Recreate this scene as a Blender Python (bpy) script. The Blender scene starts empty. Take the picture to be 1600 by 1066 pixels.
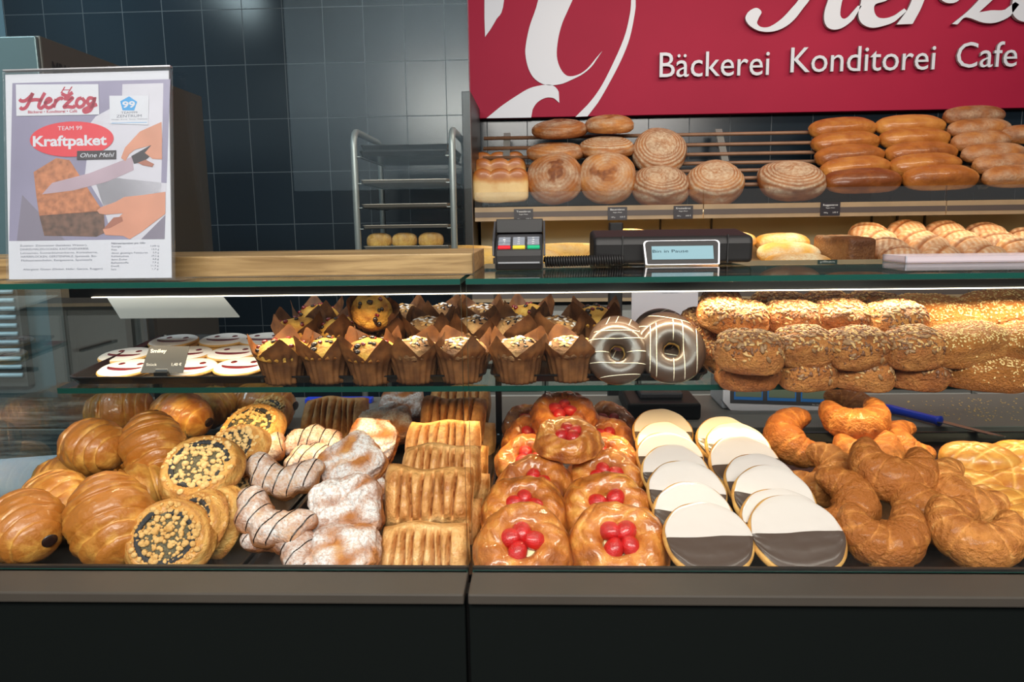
import bpy, bmesh, math, random
import numpy as np
from mathutils import Vector, Matrix, Euler, noise
from mathutils.bvhtree import BVHTree
pi = math.pi
S = bpy.context.scene
C = S.collection
# ------------------------------------------------------------ camera, world, light
F = 1155.0
PITCH = math.radians(9.0)
CAM = Vector((0, 0, 1.40))
cd = bpy.data.cameras.new('camera')
cam = bpy.data.objects.new('camera', cd)
C.objects.link(cam)
cd.sensor_width = 36.0
cd.lens = 36.0 * F / 1600.0
cd.clip_start = 0.02
RC = (Matrix.Rotation(math.radians(2.2), 3, 'Z') @ Matrix.Rotation(math.radians(90) - PITCH, 3, 'X')
      @ Matrix.Rotation(-0.014, 3, 'Z'))
cam.matrix_world = Matrix.Translation(CAM) @ RC.to_4x4()
S.camera = cam
S.view_settings.view_transform = 'Standard'
S.view_settings.look = 'None'
S.view_settings.gamma = 1
S.view_settings.exposure = 0.0
S.cycles.use_denoising = True
S.cycles.max_bounces = 10
S.cycles.transparent_max_bounces = 48
S.cycles.caustics_reflective = False
S.cycles.caustics_refractive = False

w = bpy.data.worlds.new('world')
S.world = w
w.use_nodes = True
w.node_tree.nodes['Background'].inputs[0].default_value = (0.80, 0.92, 1.0, 1)
w.node_tree.nodes['Background'].inputs[1].default_value = 0.09


def area(name, loc, target, sx, sy, power, col=(1, 1, 1), spread=180):
    l = bpy.data.lights.new(name, 'AREA')
    l.shape = 'RECTANGLE'
    l.size, l.size_y = sx, sy
    l.energy = power
    l.color = col
    l.spread = math.radians(spread)
    o = bpy.data.objects.new(name, l)
    C.objects.link(o)
    o.location = loc
    o.rotation_euler = (Vector(target) - Vector(loc)).to_track_quat('-Z', 'Y').to_euler()
    return o


WARM = (1.0, 0.80, 0.55)
NEUT = (1.0, 0.93, 0.84)
area('shop_ceiling_light', (0.2, -0.75, 2.55), (0.1, 1.0, 1.05), 3.0, 0.5, 70, NEUT)
area('frontal_fill', (0.0, -1.75, 2.80), (0.1, 1.0, 1.05), 3.2, 0.4, 66, (0.98, 0.96, 0.93))  # added frontal fill for the pastries, not a known shop lamp
area('haze_panel_fill', (-0.6, -1.9, 2.9), (-0.9, -2.9, 2.1), 1.6, 0.2, 22, (0.85, 0.95, 1.0), 120)  # added lamp, brightens the unseen panel that the glass guard mirrors
area('shop_ceiling_light_near', (0.0, 0.45, 2.8), (0.0, 0.95, 1.0), 2.6, 0.25, 14, NEUT)
area('case_led_light', (0.30, 1.052, 1.2990), (0.30, 1.075, 0.5), 2.04, 0.004, 3.6, (1.0, 0.80, 0.52), 135)
area('shelf_led_light', (0.20, 1.185, 1.1660), (0.20, 1.185, 0.5), 1.74, 0.008, 2.8, (1.0, 0.72, 0.36), 115)
area('shelf_wash_light', (1.25, 2.55, 2.72), (1.25, 3.5, 1.45), 2.6, 0.25, 19, (1.0, 0.88, 0.72))
area('kitchen_light', (-1.9, 3.0, 2.9), (-2.66, 3.4, 2.0), 0.6, 0.6, 16, (0.75, 0.93, 1.0))
area('oven_front_fill', (-2.0, 0.9, 2.9), (-1.7, 1.9, 1.2), 0.5, 0.3, 14, (0.75, 0.93, 1.0), 90)  # added fill to brighten the oven front and its grille
area('lower_shelf_light', (1.20, 3.20, 1.445), (1.20, 3.14, 1.2), 2.8, 0.02, 6, (1.0, 0.80, 0.48))


# ------------------------------------------------------------ pixel helpers (1600 x 1066 frame)
def ray(px, py):
    return RC @ Vector(((px - 800) / F, -(py - 533) / F, -1.0))


def P(px, py, Y):
    d = ray(px, py)
    return CAM + d * (Y / d.y)


def PZ(px, py, z):
    d = ray(px, py)
    return CAM + d * ((z - CAM.z) / d.z)


SH_Y0, SH_Z0, SH_K = 1.02, 1.1745, 0.075


def PS(px, py, h):
    """point h above the tilted middle shelf"""
    d = ray(px, py)
    t = (SH_Z0 + h - SH_K * SH_Y0 - CAM.z) / (d.z - SH_K * d.y)
    return CAM + d * t


DECK = 0.984


def PD(px, py, h):
    return PZ(px, py, DECK + h)


# ------------------------------------------------------------ materials
MATS = {}


def newmat(name):
    m = bpy.data.materials.new(name)
    m.use_nodes = True
    nt = m.node_tree
    b = nt.nodes['Principled BSDF']
    MATS[name] = m
    return m, nt, b


def N(nt, typ, **kw):
    n = nt.nodes.new(typ)
    for k, v in kw.items():
        setattr(n, k, v)
    return n


def L(nt, a, b):
    nt.links.new(a, b)


def flat(name, col, rough=0.5, metal=0.0, coat=0.0, bump=0.0, bscale=200, var=0.0, vscale=30, ior=1.5, emit=0, sss=0, spec=0.5):
    m, nt, b = newmat(name)
    b.inputs['Base Color'].default_value = (*col, 1)
    b.inputs['Roughness'].default_value = rough
    b.inputs['Metallic'].default_value = metal
    b.inputs['Specular IOR Level'].default_value = spec
    b.inputs['Coat Weight'].default_value = coat
    b.inputs['Coat Roughness'].default_value = 0.1
    b.inputs['IOR'].default_value = ior
    if sss:
        b.inputs['Subsurface Weight'].default_value = sss
        b.inputs['Subsurface Radius'].default_value = (0.01, 0.004, 0.002)
        b.inputs['Subsurface Scale'].default_value = 0.5
    if emit:
        b.inputs['Emission Color'].default_value = (*col, 1)
        b.inputs['Emission Strength'].default_value = emit
    if bump or var:
        tc = N(nt, 'ShaderNodeTexCoord')
        no = N(nt, 'ShaderNodeTexNoise')
        no.inputs['Scale'].default_value = bscale
        no.inputs['Detail'].default_value = 4
        L(nt, tc.outputs['Object'], no.inputs['Vector'])
        if bump:
            bp = N(nt, 'ShaderNodeBump')
            bp.inputs['Strength'].default_value = bump
            bp.inputs['Distance'].default_value = 0.002
            L(nt, no.outputs[0], bp.inputs['Height'])
            L(nt, bp.outputs[0], b.inputs['Normal'])
        if var:
            n2 = N(nt, 'ShaderNodeTexNoise')
            n2.inputs['Scale'].default_value = vscale
            n2.inputs['Detail'].default_value = 5
            L(nt, tc.outputs['Object'], n2.inputs['Vector'])
            mp = N(nt, 'ShaderNodeMapRange')
            mp.inputs[1].default_value = 0.3
            mp.inputs[2].default_value = 0.7
            mp.inputs[3].default_value = 1 - var
            mp.inputs[4].default_value = 1 + var
            L(nt, n2.outputs[0], mp.inputs[0])
            hs = N(nt, 'ShaderNodeHueSaturation')
            hs.inputs['Color'].default_value = (*col, 1)
            L(nt, mp.outputs[0], hs.inputs['Value'])
            L(nt, hs.outputs[0], b.inputs['Base Color'])
    return m


def dough(name, pale, mid, dark, dust=(0.86, 0.84, 0.82), rough=0.42, coat=0.25, bump=0.5, bscale=180,
          nvar=0.30, nscale=45, speck=0.0, dustnoise=260, dustgain=1.0, sss=0.0):
    pale, mid, dark = [(c[0] * 1.02, c[1] * .92, c[2] * .66) for c in (pale, mid, dark)]
    """baked surface: attribute tone 0..1 = how browned, attribute dust 0..1 = sugar or flour"""
    m, nt, b = newmat(name)
    at = N(nt, 'ShaderNodeAttribute', attribute_name='tone')
    ad = N(nt, 'ShaderNodeAttribute', attribute_name='dust')
    tc = N(nt, 'ShaderNodeTexCoord')
    oi = N(nt, 'ShaderNodeObjectInfo')
    off = N(nt, 'ShaderNodeVectorMath', operation='ADD')
    sc_ = N(nt, 'ShaderNodeMath', operation='MULTIPLY')
    sc_.inputs[1].default_value = 3.0
    L(nt, oi.outputs['Random'], sc_.inputs[0])
    L(nt, tc.outputs['Object'], off.inputs[0])
    L(nt, sc_.outputs[0], off.inputs[1])
    n1 = N(nt, 'ShaderNodeTexNoise')
    n1.inputs['Scale'].default_value = nscale
    n1.inputs['Detail'].default_value = 6
    n1.inputs['Roughness'].default_value = 0.62
    L(nt, off.outputs[0], n1.inputs['Vector'])
    mr = N(nt, 'ShaderNodeMapRange')
    mr.inputs[1].default_value = 0.25
    mr.inputs[2].default_value = 0.75
    mr.inputs[3].default_value = -nvar
    mr.inputs[4].default_value = nvar
    L(nt, n1.outputs[0], mr.inputs[0])
    ad1 = N(nt, 'ShaderNodeMath', operation='ADD')
    L(nt, at.outputs['Fac'], ad1.inputs[0])
    L(nt, mr.outputs[0], ad1.inputs[1])
    # per item bake variation
    mo = N(nt, 'ShaderNodeMapRange')
    mo.inputs[3].default_value = -0.16
    mo.inputs[4].default_value = 0.22
    L(nt, oi.outputs['Random'], mo.inputs[0])
    ad2 = N(nt, 'ShaderNodeMath', operation='ADD')
    L(nt, ad1.outputs[0], ad2.inputs[0])
    L(nt, mo.outputs[0], ad2.inputs[1])
    cr = N(nt, 'ShaderNodeValToRGB')
    cr.color_ramp.elements[0].position = 0.08
    cr.color_ramp.elements[0].color = (*pale, 1)
    cr.color_ramp.elements[1].position = 0.95
    cr.color_ramp.elements[1].color = (*dark, 1)
    e = cr.color_ramp.elements.new(0.5)
    e.color = (*mid, 1)
    L(nt, ad2.outputs[0], cr.inputs[0])
    colout = cr.outputs[0]
    if speck:
        vo = N(nt, 'ShaderNodeTexNoise')
        vo.inputs['Scale'].default_value = 420
        vo.inputs['Detail'].default_value = 2
        L(nt, off.outputs[0], vo.inputs['Vector'])
        ms = N(nt, 'ShaderNodeMapRange')
        ms.inputs[1].default_value = 0.60
        ms.inputs[2].default_value = 0.68
        ms.inputs[3].default_value = 0
        ms.inputs[4].default_value = speck
        L(nt, vo.outputs[0], ms.inputs[0])
        mx0 = N(nt, 'ShaderNodeMix', data_type='RGBA')
        L(nt, ms.outputs[0], mx0.inputs[0])
        L(nt, colout, mx0.inputs[6])
        mx0.inputs[7].default_value = (dark[0] * .35, dark[1] * .35, dark[2] * .35, 1)
        colout = mx0.outputs[2]
    # sugar / flour
    nd = N(nt, 'ShaderNodeTexNoise')
    nd.inputs['Scale'].default_value = dustnoise
    nd.inputs['Detail'].default_value = 5
    nd.inputs['Roughness'].default_value = 0.7
    L(nt, off.outputs[0], nd.inputs['Vector'])
    md = N(nt, 'ShaderNodeMapRange')
    md.inputs[1].default_value = 0.35
    md.inputs[2].default_value = 0.62
    md.inputs[3].default_value = 0.35
    md.inputs[4].default_value = 1.25
    L(nt, nd.outputs[0], md.inputs[0])
    mu = N(nt, 'ShaderNodeMath', operation='MULTIPLY', use_clamp=True)
    L(nt, ad.outputs['Fac'], mu.inputs[0])
    L(nt, md.outputs[0], mu.inputs[1])
    mx = N(nt, 'ShaderNodeMix', data_type='RGBA')
    L(nt, mu.outputs[0], mx.inputs[0])
    L(nt, colout, mx.inputs[6])
    mx.inputs[7].default_value = (*dust, 1)
    L(nt, mx.outputs[2], b.inputs['Base Color'])
    ct = N(nt, 'ShaderNodeMapRange')
    ct.inputs[3].default_value = coat
    ct.inputs[4].default_value = 0
    L(nt, mu.outputs[0], ct.inputs[0])
    L(nt, ct.outputs[0], b.inputs['Coat Weight'])
    b.inputs['Coat Roughness'].default_value = 0.09
    b.inputs['Roughness'].default_value = rough
    nb = N(nt, 'ShaderNodeTexNoise')
    nb.inputs['Scale'].default_value = bscale
    nb.inputs['Detail'].default_value = 6
    nb.inputs['Roughness'].default_value = 0.6
    L(nt, off.outputs[0], nb.inputs['Vector'])
    bp = N(nt, 'ShaderNodeBump')
    bp.inputs['Strength'].default_value = bump
    bp.inputs['Distance'].default_value = 0.006
    L(nt, nb.outputs[0], bp.inputs['Height'])
    L(nt, bp.outputs[0], b.inputs['Normal'])
    if sss:
        b.inputs['Subsurface Weight'].default_value = sss
        b.inputs['Subsurface Radius'].default_value = (0.012, 0.006, 0.003)
    return m


dough('croissant_crust', (0.90, 0.64, 0.28), (0.68, 0.39, 0.11), (0.40, 0.15, 0.026), coat=0.40, bump=0.35, bscale=110)
dough('crescent_crust', (0.90, 0.55, 0.25), (0.68, 0.29, 0.085), (0.38, 0.125, 0.022), coat=0.15, bump=1.0, bscale=160, rough=.5)
dough('danish_crust', (0.78, 0.42, 0.13), (0.52, 0.18, 0.035), (0.26, 0.062, 0.009), coat=0.9, bump=0.6, bscale=130, rough=.35)
dough('snail_crust', (0.80, 0.58, 0.28), (0.66, 0.36, 0.11), (0.40, 0.16, 0.035), coat=0.2, bump=0.8, bscale=170)
dough('lattice_crust', (0.94, 0.70, 0.46), (0.75, 0.43, 0.20), (0.38, 0.135, 0.028), coat=0.2, bump=0.9, bscale=100, rough=.45)
dough('sugared_crust', (0.75, 0.44, 0.19), (0.50, 0.20, 0.060), (0.28, 0.085, 0.02), dust=(0.86, 0.84, 0.84), coat=0.1, bump=1.0, bscale=150, rough=.6)
dough('milk_roll_crust', (0.88, 0.66, 0.30), (0.70, 0.38, 0.10), (0.46, 0.17, 0.035), coat=0.35, bump=0.2)
dough('seeded_crust', (0.64, 0.29, 0.10), (0.42, 0.145, 0.042), (0.15, 0.045, 0.012), coat=0.1, bump=1.0, bscale=260, speck=0.7, rough=.5)
dough('sesame_crust', (0.72, 0.36, 0.12), (0.50, 0.19, 0.050), (0.30, 0.11, 0.02), coat=0.05, bump=1.0, bscale=320, speck=0.35)
dough('cake_crumb', (0.85, 0.58, 0.17), (0.72, 0.40, 0.08), (0.30, 0.10, 0.02), coat=0.05, bump=1.0, bscale=150, rough=.6)
dough('nut_cake_crumb', (0.55, 0.38, 0.24), (0.36, 0.20, 0.11), (0.14, 0.06, 0.03), coat=0.0, bump=1.0, bscale=190, rough=.7)
dough('shortcrust', (0.85, 0.66, 0.38), (0.74, 0.48, 0.20), (0.5, 0.25, 0.07), coat=0, bump=0.3, rough=.7)
dough('floured_loaf_crust', (0.56, 0.27, 0.10), (0.36, 0.135, 0.042), (0.17, 0.052, 0.018), dust=(0.62, 0.48, 0.33), coat=0.05, bump=0.7, bscale=60, nscale=16, dustnoise=70, rough=.65)
dough('glossy_loaf_crust', (0.60, 0.29, 0.085), (0.40, 0.14, 0.032), (0.18, 0.05, 0.013), coat=0.4, bump=0.5, bscale=50, nscale=14, rough=.4)
dough('white_loaf_crust', (0.86, 0.66, 0.42), (0.66, 0.32, 0.11), (0.42, 0.14, 0.035), coat=0.2, bump=0.2, bscale=40, nscale=12)
dough('grain_loaf_crust', (0.34, 0.19, 0.10), (0.24, 0.11, 0.05), (0.12, 0.045, 0.02), coat=0, bump=1.0, bscale=110, speck=0.7, nscale=60)
dough('yellow_loaf_crust', (0.80, 0.52, 0.17), (0.62, 0.33, 0.08), (0.36, 0.15, 0.035), dust=(0.80, 0.70, 0.48), coat=0, bump=1.0, bscale=90, nscale=22, rough=.7, dustnoise=90)
dough('crumble', (0.90, 0.72, 0.46), (0.84, 0.60, 0.33), (0.6, 0.34, 0.12), coat=0, bump=0.6, bscale=300, rough=.8)

flat('strawberry_red', (0.50, 0.006, 0.006), rough=0.3, coat=0.6, bump=0.7, bscale=700, var=0.25, vscale=120)
flat('custard', (0.90, 0.78, 0.46), rough=0.25, coat=0.6)
flat('poppy_centre', (0.10, 0.085, 0.045), rough=0.5, bump=1.0, bscale=600, var=0.6, vscale=500)
flat('poppy_filling', (0.028, 0.030, 0.034), rough=0.45, bump=0.8, bscale=900)
flat('white_icing', (0.62, 0.56, 0.53), rough=0.22, coat=0.5, bump=0.12, bscale=70)
flat('chocolate_icing', (0.075, 0.050, 0.040), rough=0.26, coat=0.6, bump=0.15, bscale=70)
flat('milk_chocolate_glaze', (0.075, 0.045, 0.032), rough=0.34, coat=0.25)
flat('smiley_icing', (0.90, 0.86, 0.84), rough=0.35)
flat('jam', (0.20, 0.010, 0.014), rough=0.12, coat=1.0)
flat('donut_dough', (0.80, 0.50, 0.14), rough=0.6, bump=0.4, bscale=200)
flat('white_drizzle', (0.88, 0.80, 0.62), rough=0.3)
flat('dark_chocolate', (0.022, 0.010, 0.008), rough=0.25, coat=0.5)
flat('seed_tan', (0.56, 0.32, 0.12), rough=0.5)
flat('seed_brown', (0.16, 0.06, 0.025), rough=0.5)
flat('seed_green', (0.26, 0.13, 0.055), rough=0.5)
flat('sesame', (0.72, 0.50, 0.22), rough=0.5)

flat('black_enamel', (0.012, 0.012, 0.013), rough=0.22, bump=0.05, bscale=40)
flat('black_panel', (0.004, 0.0055, 0.0052), rough=0.55, spec=0.12)
flat('ledge_metal', (0.048, 0.041, 0.034), rough=0.5, spec=0.25, var=0.12, vscale=6)
flat('dark_seam', (0.004, 0.004, 0.004), rough=0.6)
flat('brushed_steel', (0.34, 0.36, 0.35), rough=0.4, metal=0.55)
flat('tray_steel', (0.50, 0.44, 0.38), rough=0.4, metal=0.8)
flat('dark_anodised', (0.022, 0.020, 0.019), rough=0.4, metal=0.3)
flat('black_plastic', (0.010, 0.0095, 0.010), rough=0.5, spec=0.25)
flat('grey_plastic', (0.045, 0.045, 0.05), rough=0.5, spec=0.3)
flat('key_grey', (0.20, 0.22, 0.26), rough=0.4)
flat('key_red', (0.65, 0.02, 0.03), rough=0.4)
flat('key_yellow', (0.65, 0.50, 0.04), rough=0.4)
flat('key_green', (0.01, 0.35, 0.16), rough=0.4)
flat('silver_trim', (0.36, 0.36, 0.38), rough=0.35, metal=0.7)
flat('card_grey', (0.085, 0.085, 0.09), rough=0.6)
flat('scale_white', (0.62, 0.62, 0.66), rough=0.4)
flat('scale_blue', (0.02, 0.16, 0.48), rough=0.4)
flat('lcd_green', (0.14, 0.18, 0.12), rough=0.3)
flat('lcd_screen', (0.12, 0.20, 0.23), rough=0.5, spec=0.1, emit=0.9)
flat('lcd_text', (0.01, 0.02, 0.03), rough=0.9, spec=0)
flat('white_text', (0.80, 0.80, 0.80), rough=0.5)
flat('notice_paper', (0.34, 0.33, 0.36), rough=0.8)
flat('paper_white', (0.52, 0.53, 0.58), rough=0.7, bump=0.15, bscale=12)
flat('paper_print', (0.12, 0.13, 0.16), rough=0.8)
flat('white_sheet', (0.60, 0.57, 0.52), rough=0.7)
flat('blue_handle', (0.018, 0.06, 0.75), rough=0.35)
flat('knife_steel', (0.5, 0.5, 0.5), rough=0.25, metal=1.0)
flat('sign_red', (0.33, 0.010, 0.042), rough=0.6, spec=0.2, var=0.06, vscale=2)
flat('sign_white', (0.60, 0.63, 0.71), rough=0.4)
flat('sign_edge', (0.30, 0.30, 0.32), rough=0.4)
flat('cabinet_grey', (0.16, 0.155, 0.14), rough=0.55)
flat('cabinet_pale', (0.34, 0.33, 0.31), rough=0.55)
flat('olive_board', (0.22, 0.20, 0.13), rough=0.6)
flat('rail_wood', (0.37, 0.255, 0.145), rough=0.5, var=0.12, vscale=9)
flat('rail_stripe', (0.095, 0.070, 0.060), rough=0.5)
flat('dowel_wood', (0.24, 0.125, 0.07), rough=0.45, var=0.2, vscale=14)
flat('oven_side', (0.060, 0.053, 0.046), rough=0.5)
flat('oven_front', (0.085, 0.125, 0.135), rough=0.35, metal=0.3)
flat('louvre_metal', (0.34, 0.44, 0.50), rough=0.35, metal=0.2)
flat('haze_panel_paint', (0.5, 0.56, 0.58), rough=0.9)
flat('ceiling_paint', (0.35, 0.37, 0.38), rough=0.9)
flat('floor_stone', (0.03, 0.029, 0.028), rough=0.5, var=0.15, vscale=5)
flat('wall_blue', (0.16, 0.27, 0.34), rough=0.6)
flat('lamp_glow', (1.0, 0.98, 0.9), emit=6)
flat('led_glow', (1.0, 0.90, 0.72), emit=5)
flat('poster_photo', (0.22, 0.205, 0.30), rough=0.35, var=0.12, vscale=12)
flat('poster_cloth', (0.48, 0.47, 0.53), rough=0.35, var=0.06, vscale=20)
flat('poster_red', (0.56, 0.035, 0.05), rough=0.35)
flat('poster_wine', (0.36, 0.03, 0.06), rough=0.35)
flat('poster_blue', (0.03, 0.26, 0.55), rough=0.35)
flat('poster_black', (0.03, 0.025, 0.03), rough=0.35)
flat('poster_skin', (0.50, 0.22, 0.14), rough=0.35, var=0.10, vscale=30)
flat('poster_skin_dark', (0.30, 0.11, 0.07), rough=0.35)
flat('poster_bread_top', (0.38, 0.14, 0.06), rough=0.4, var=0.35, vscale=160)
flat('poster_bread_side', (0.11, 0.055, 0.035), rough=0.4, var=0.5, vscale=140)
flat('poster_blade', (0.36, 0.27, 0.32), rough=0.35, var=0.1, vscale=20)
flat('poster_shadow', (0.17, 0.15, 0.20), rough=0.4)


def wood_mat():
    m, nt, b = newmat('oak')
    tc = N(nt, 'ShaderNodeTexCoord')
    mp = N(nt, 'ShaderNodeMapping')
    mp.inputs['Scale'].default_value = (1.2, 9, 22)
    L(nt, tc.outputs['Object'], mp.inputs['Vector'])
    n = N(nt, 'ShaderNodeTexNoise')
    n.inputs['Scale'].default_value = 4.5
    n.inputs['Detail'].default_value = 7
    n.inputs['Distortion'].default_value = 1.2
    L(nt, mp.outputs[0], n.inputs['Vector'])
    cr = N(nt, 'ShaderNodeValToRGB')
    cr.color_ramp.elements[0].position = 0.32
    cr.color_ramp.elements[0].color = (0.22, 0.115, 0.042, 1)
    cr.color_ramp.elements[1].position = 0.62
    cr.color_ramp.elements[1].color = (0.46, 0.28, 0.125, 1)
    L(nt, n.outputs[0], cr.inputs[0])
    L(nt, cr.outputs[0], b.inputs['Base Color'])
    b.inputs['Roughness'].default_value = 0.45


wood_mat()


def tile_mat():
    m, nt, b = newmat('black_tile')
    tc = N(nt, 'ShaderNodeTexCoord')
    mp = N(nt, 'ShaderNodeMapping')
    mp.inputs['Rotation'].default_value = (math.radians(90), 0, 0)
    mp.inputs['Location'].default_value = (0.055, 0.105, 0)
    L(nt, tc.outputs['Object'], mp.inputs['Vector'])
    br = N(nt, 'ShaderNodeTexBrick')
    br.offset = 0
    br.inputs['Scale'].default_value = 1.0
    br.inputs['Brick Width'].default_value = 0.2
    br.inputs['Row Height'].default_value = 0.262
    br.inputs['Mortar Size'].default_value = 0.0022
    br.inputs['Mortar Smooth'].default_value = 0.3
    br.inputs['Color1'].default_value = (0.006, 0.013, 0.021, 1)
    br.inputs['Color2'].default_value = (0.009, 0.017, 0.026, 1)
    br.inputs['Mortar'].default_value = (0.075, 0.088, 0.10, 1)
    L(nt, mp.outputs[0], br.inputs['Vector'])
    L(nt, br.outputs[0], b.inputs['Base Color'])
    mr = N(nt, 'ShaderNodeMapRange')
    mr.inputs[3].default_value = 0.22
    mr.inputs[4].default_value = 0.7
    L(nt, br.outputs['Fac'], mr.inputs[0])
    L(nt, mr.outputs[0], b.inputs['Roughness'])
    bp = N(nt, 'ShaderNodeBump')
    bp.invert = True
    bp.inputs['Strength'].default_value = 0.6
    bp.inputs['Distance'].default_value = 0.002
    L(nt, br.outputs['Fac'], bp.inputs['Height'])
    L(nt, bp.outputs[0], b.inputs['Normal'])


tile_mat()


def glass_mat(name, tint, gloss=1.0, rough=0.0, haze=0.0, hazecol=(0.6, 0.7, 0.7)):
    """flat sheet glass: clear transmission with a Fresnel mirror on it"""
    m, nt, b = newmat(name)
    out = nt.nodes['Material Output']
    nt.nodes.remove(b)
    tr = N(nt, 'ShaderNodeBsdfTransparent')
    tr.inputs[0].default_value = (*tint, 1)
    gl = N(nt, 'ShaderNodeBsdfGlossy')
    gl.inputs['Roughness'].default_value = rough
    gl.inputs[0].default_value = (1, 1, 1, 1)
    fr = N(nt, 'ShaderNodeFresnel')
    ge = N(nt, 'ShaderNodeNewGeometry')
    im = N(nt, 'ShaderNodeMapRange')
    im.inputs[3].default_value = 1.5
    im.inputs[4].default_value = 1 / 1.5
    L(nt, ge.outputs['Backfacing'], im.inputs[0])
    L(nt, im.outputs[0], fr.inputs[0])
    mu = N(nt, 'ShaderNodeMath', operation='MULTIPLY', use_clamp=True)
    mu.inputs[1].default_value = gloss
    L(nt, fr.outputs[0], mu.inputs[0])
    mx = N(nt, 'ShaderNodeMixShader')
    L(nt, mu.outputs[0], mx.inputs[0])
    L(nt, tr.outputs[0], mx.inputs[1])
    L(nt, gl.outputs[0], mx.inputs[2])
    res = mx.outputs[0]
    if haze:
        df = N(nt, 'ShaderNodeBsdfDiffuse')
        df.inputs[0].default_value = (*hazecol, 1)
        m2 = N(nt, 'ShaderNodeMixShader')
        m2.inputs[0].default_value = haze
        L(nt, res, m2.inputs[1])
        L(nt, df.outputs[0], m2.inputs[2])
        res = m2.outputs[0]
    L(nt, res, out.inputs['Surface'])
    return m


glass_mat('clear_glass', (0.975, 0.985, 0.98), gloss=0.55)
glass_mat('guard_glass', (0.97, 0.99, 0.98))
glass_mat('side_glass', (0.80, 0.89, 0.92), gloss=2.0)
glass_mat('top_glass', (0.90, 0.95, 0.93), gloss=0.8)
glass_mat('shelf_glass', (0.86, 0.93, 0.90))
glass_mat('frosted_plastic', (0.9, 0.88, 0.9), haze=0.30, hazecol=(0.75, 0.68, 0.72))
glass_mat('acrylic', (0.96, 0.97, 0.975), haze=0.025, hazecol=(0.75, 0.75, 0.78))
flat('glass_edge', (0.005, 0.050, 0.038), rough=0.3, spec=0.4)
m_, nt_, b_ = newmat('muffin_paper')
b_.inputs['Base Color'].default_value = (0.34, 0.14, 0.045, 1)
b_.inputs['Roughness'].default_value = 0.6
tcn = N(nt_, 'ShaderNodeTexCoord'); nn = N(nt_, 'ShaderNodeTexNoise'); nn.inputs['Scale'].default_value = 55; nn.inputs['Detail'].default_value = 4
L(nt_, tcn.outputs['Object'], nn.inputs['Vector'])
crn = N(nt_, 'ShaderNodeValToRGB')
crn.color_ramp.elements[0].position = .35; crn.color_ramp.elements[0].color = (0.095, 0.033, 0.011, 1)
crn.color_ramp.elements[1].position = .68; crn.color_ramp.elements[1].color = (0.26, 0.105, 0.034, 1)
L(nt_, nn.outputs[0], crn.inputs[0]); L(nt_, crn.outputs[0], b_.inputs['Base Color'])
trl = N(nt_, 'ShaderNodeBsdfTranslucent'); L(nt_, crn.outputs[0], trl.inputs[0])
mxs = N(nt_, 'ShaderNodeMixShader'); mxs.inputs[0].default_value = 0.12
L(nt_, b_.outputs[0], mxs.inputs[1]); L(nt_, trl.outputs[0], mxs.inputs[2])
L(nt_, mxs.outputs[0], nt_.nodes['Material Output'].inputs['Surface'])


def worn_mat():
    m, nt, b = newmat('worn_steel_sheet')
    tc = N(nt, 'ShaderNodeTexCoord')
    mp = N(nt, 'ShaderNodeMapping')
    mp.inputs['Scale'].default_value = (2.0, 9, 1)
    mp.inputs['Rotation'].default_value = (0, 0, 0.35)
    L(nt, tc.outputs['Object'], mp.inputs['Vector'])
    n = N(nt, 'ShaderNodeTexNoise')
    n.inputs['Scale'].default_value = 3.5
    n.inputs['Detail'].default_value = 9
    n.inputs['Roughness'].default_value = 0.75
    L(nt, mp.outputs[0], n.inputs['Vector'])
    cr = N(nt, 'ShaderNodeValToRGB')
    cr.color_ramp.elements[0].position = 0.47
    cr.color_ramp.elements[0].color = (0.020, 0.018, 0.016, 1)
    cr.color_ramp.elements[1].position = 0.66
    cr.color_ramp.elements[1].color = (0.22, 0.20, 0.17, 1)
    L(nt, n.outputs[0], cr.inputs[0])
    L(nt, cr.outputs[0], b.inputs['Base Color'])
    b.inputs['Roughness'].default_value = 0.35


worn_mat()
M = MATS


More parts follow.
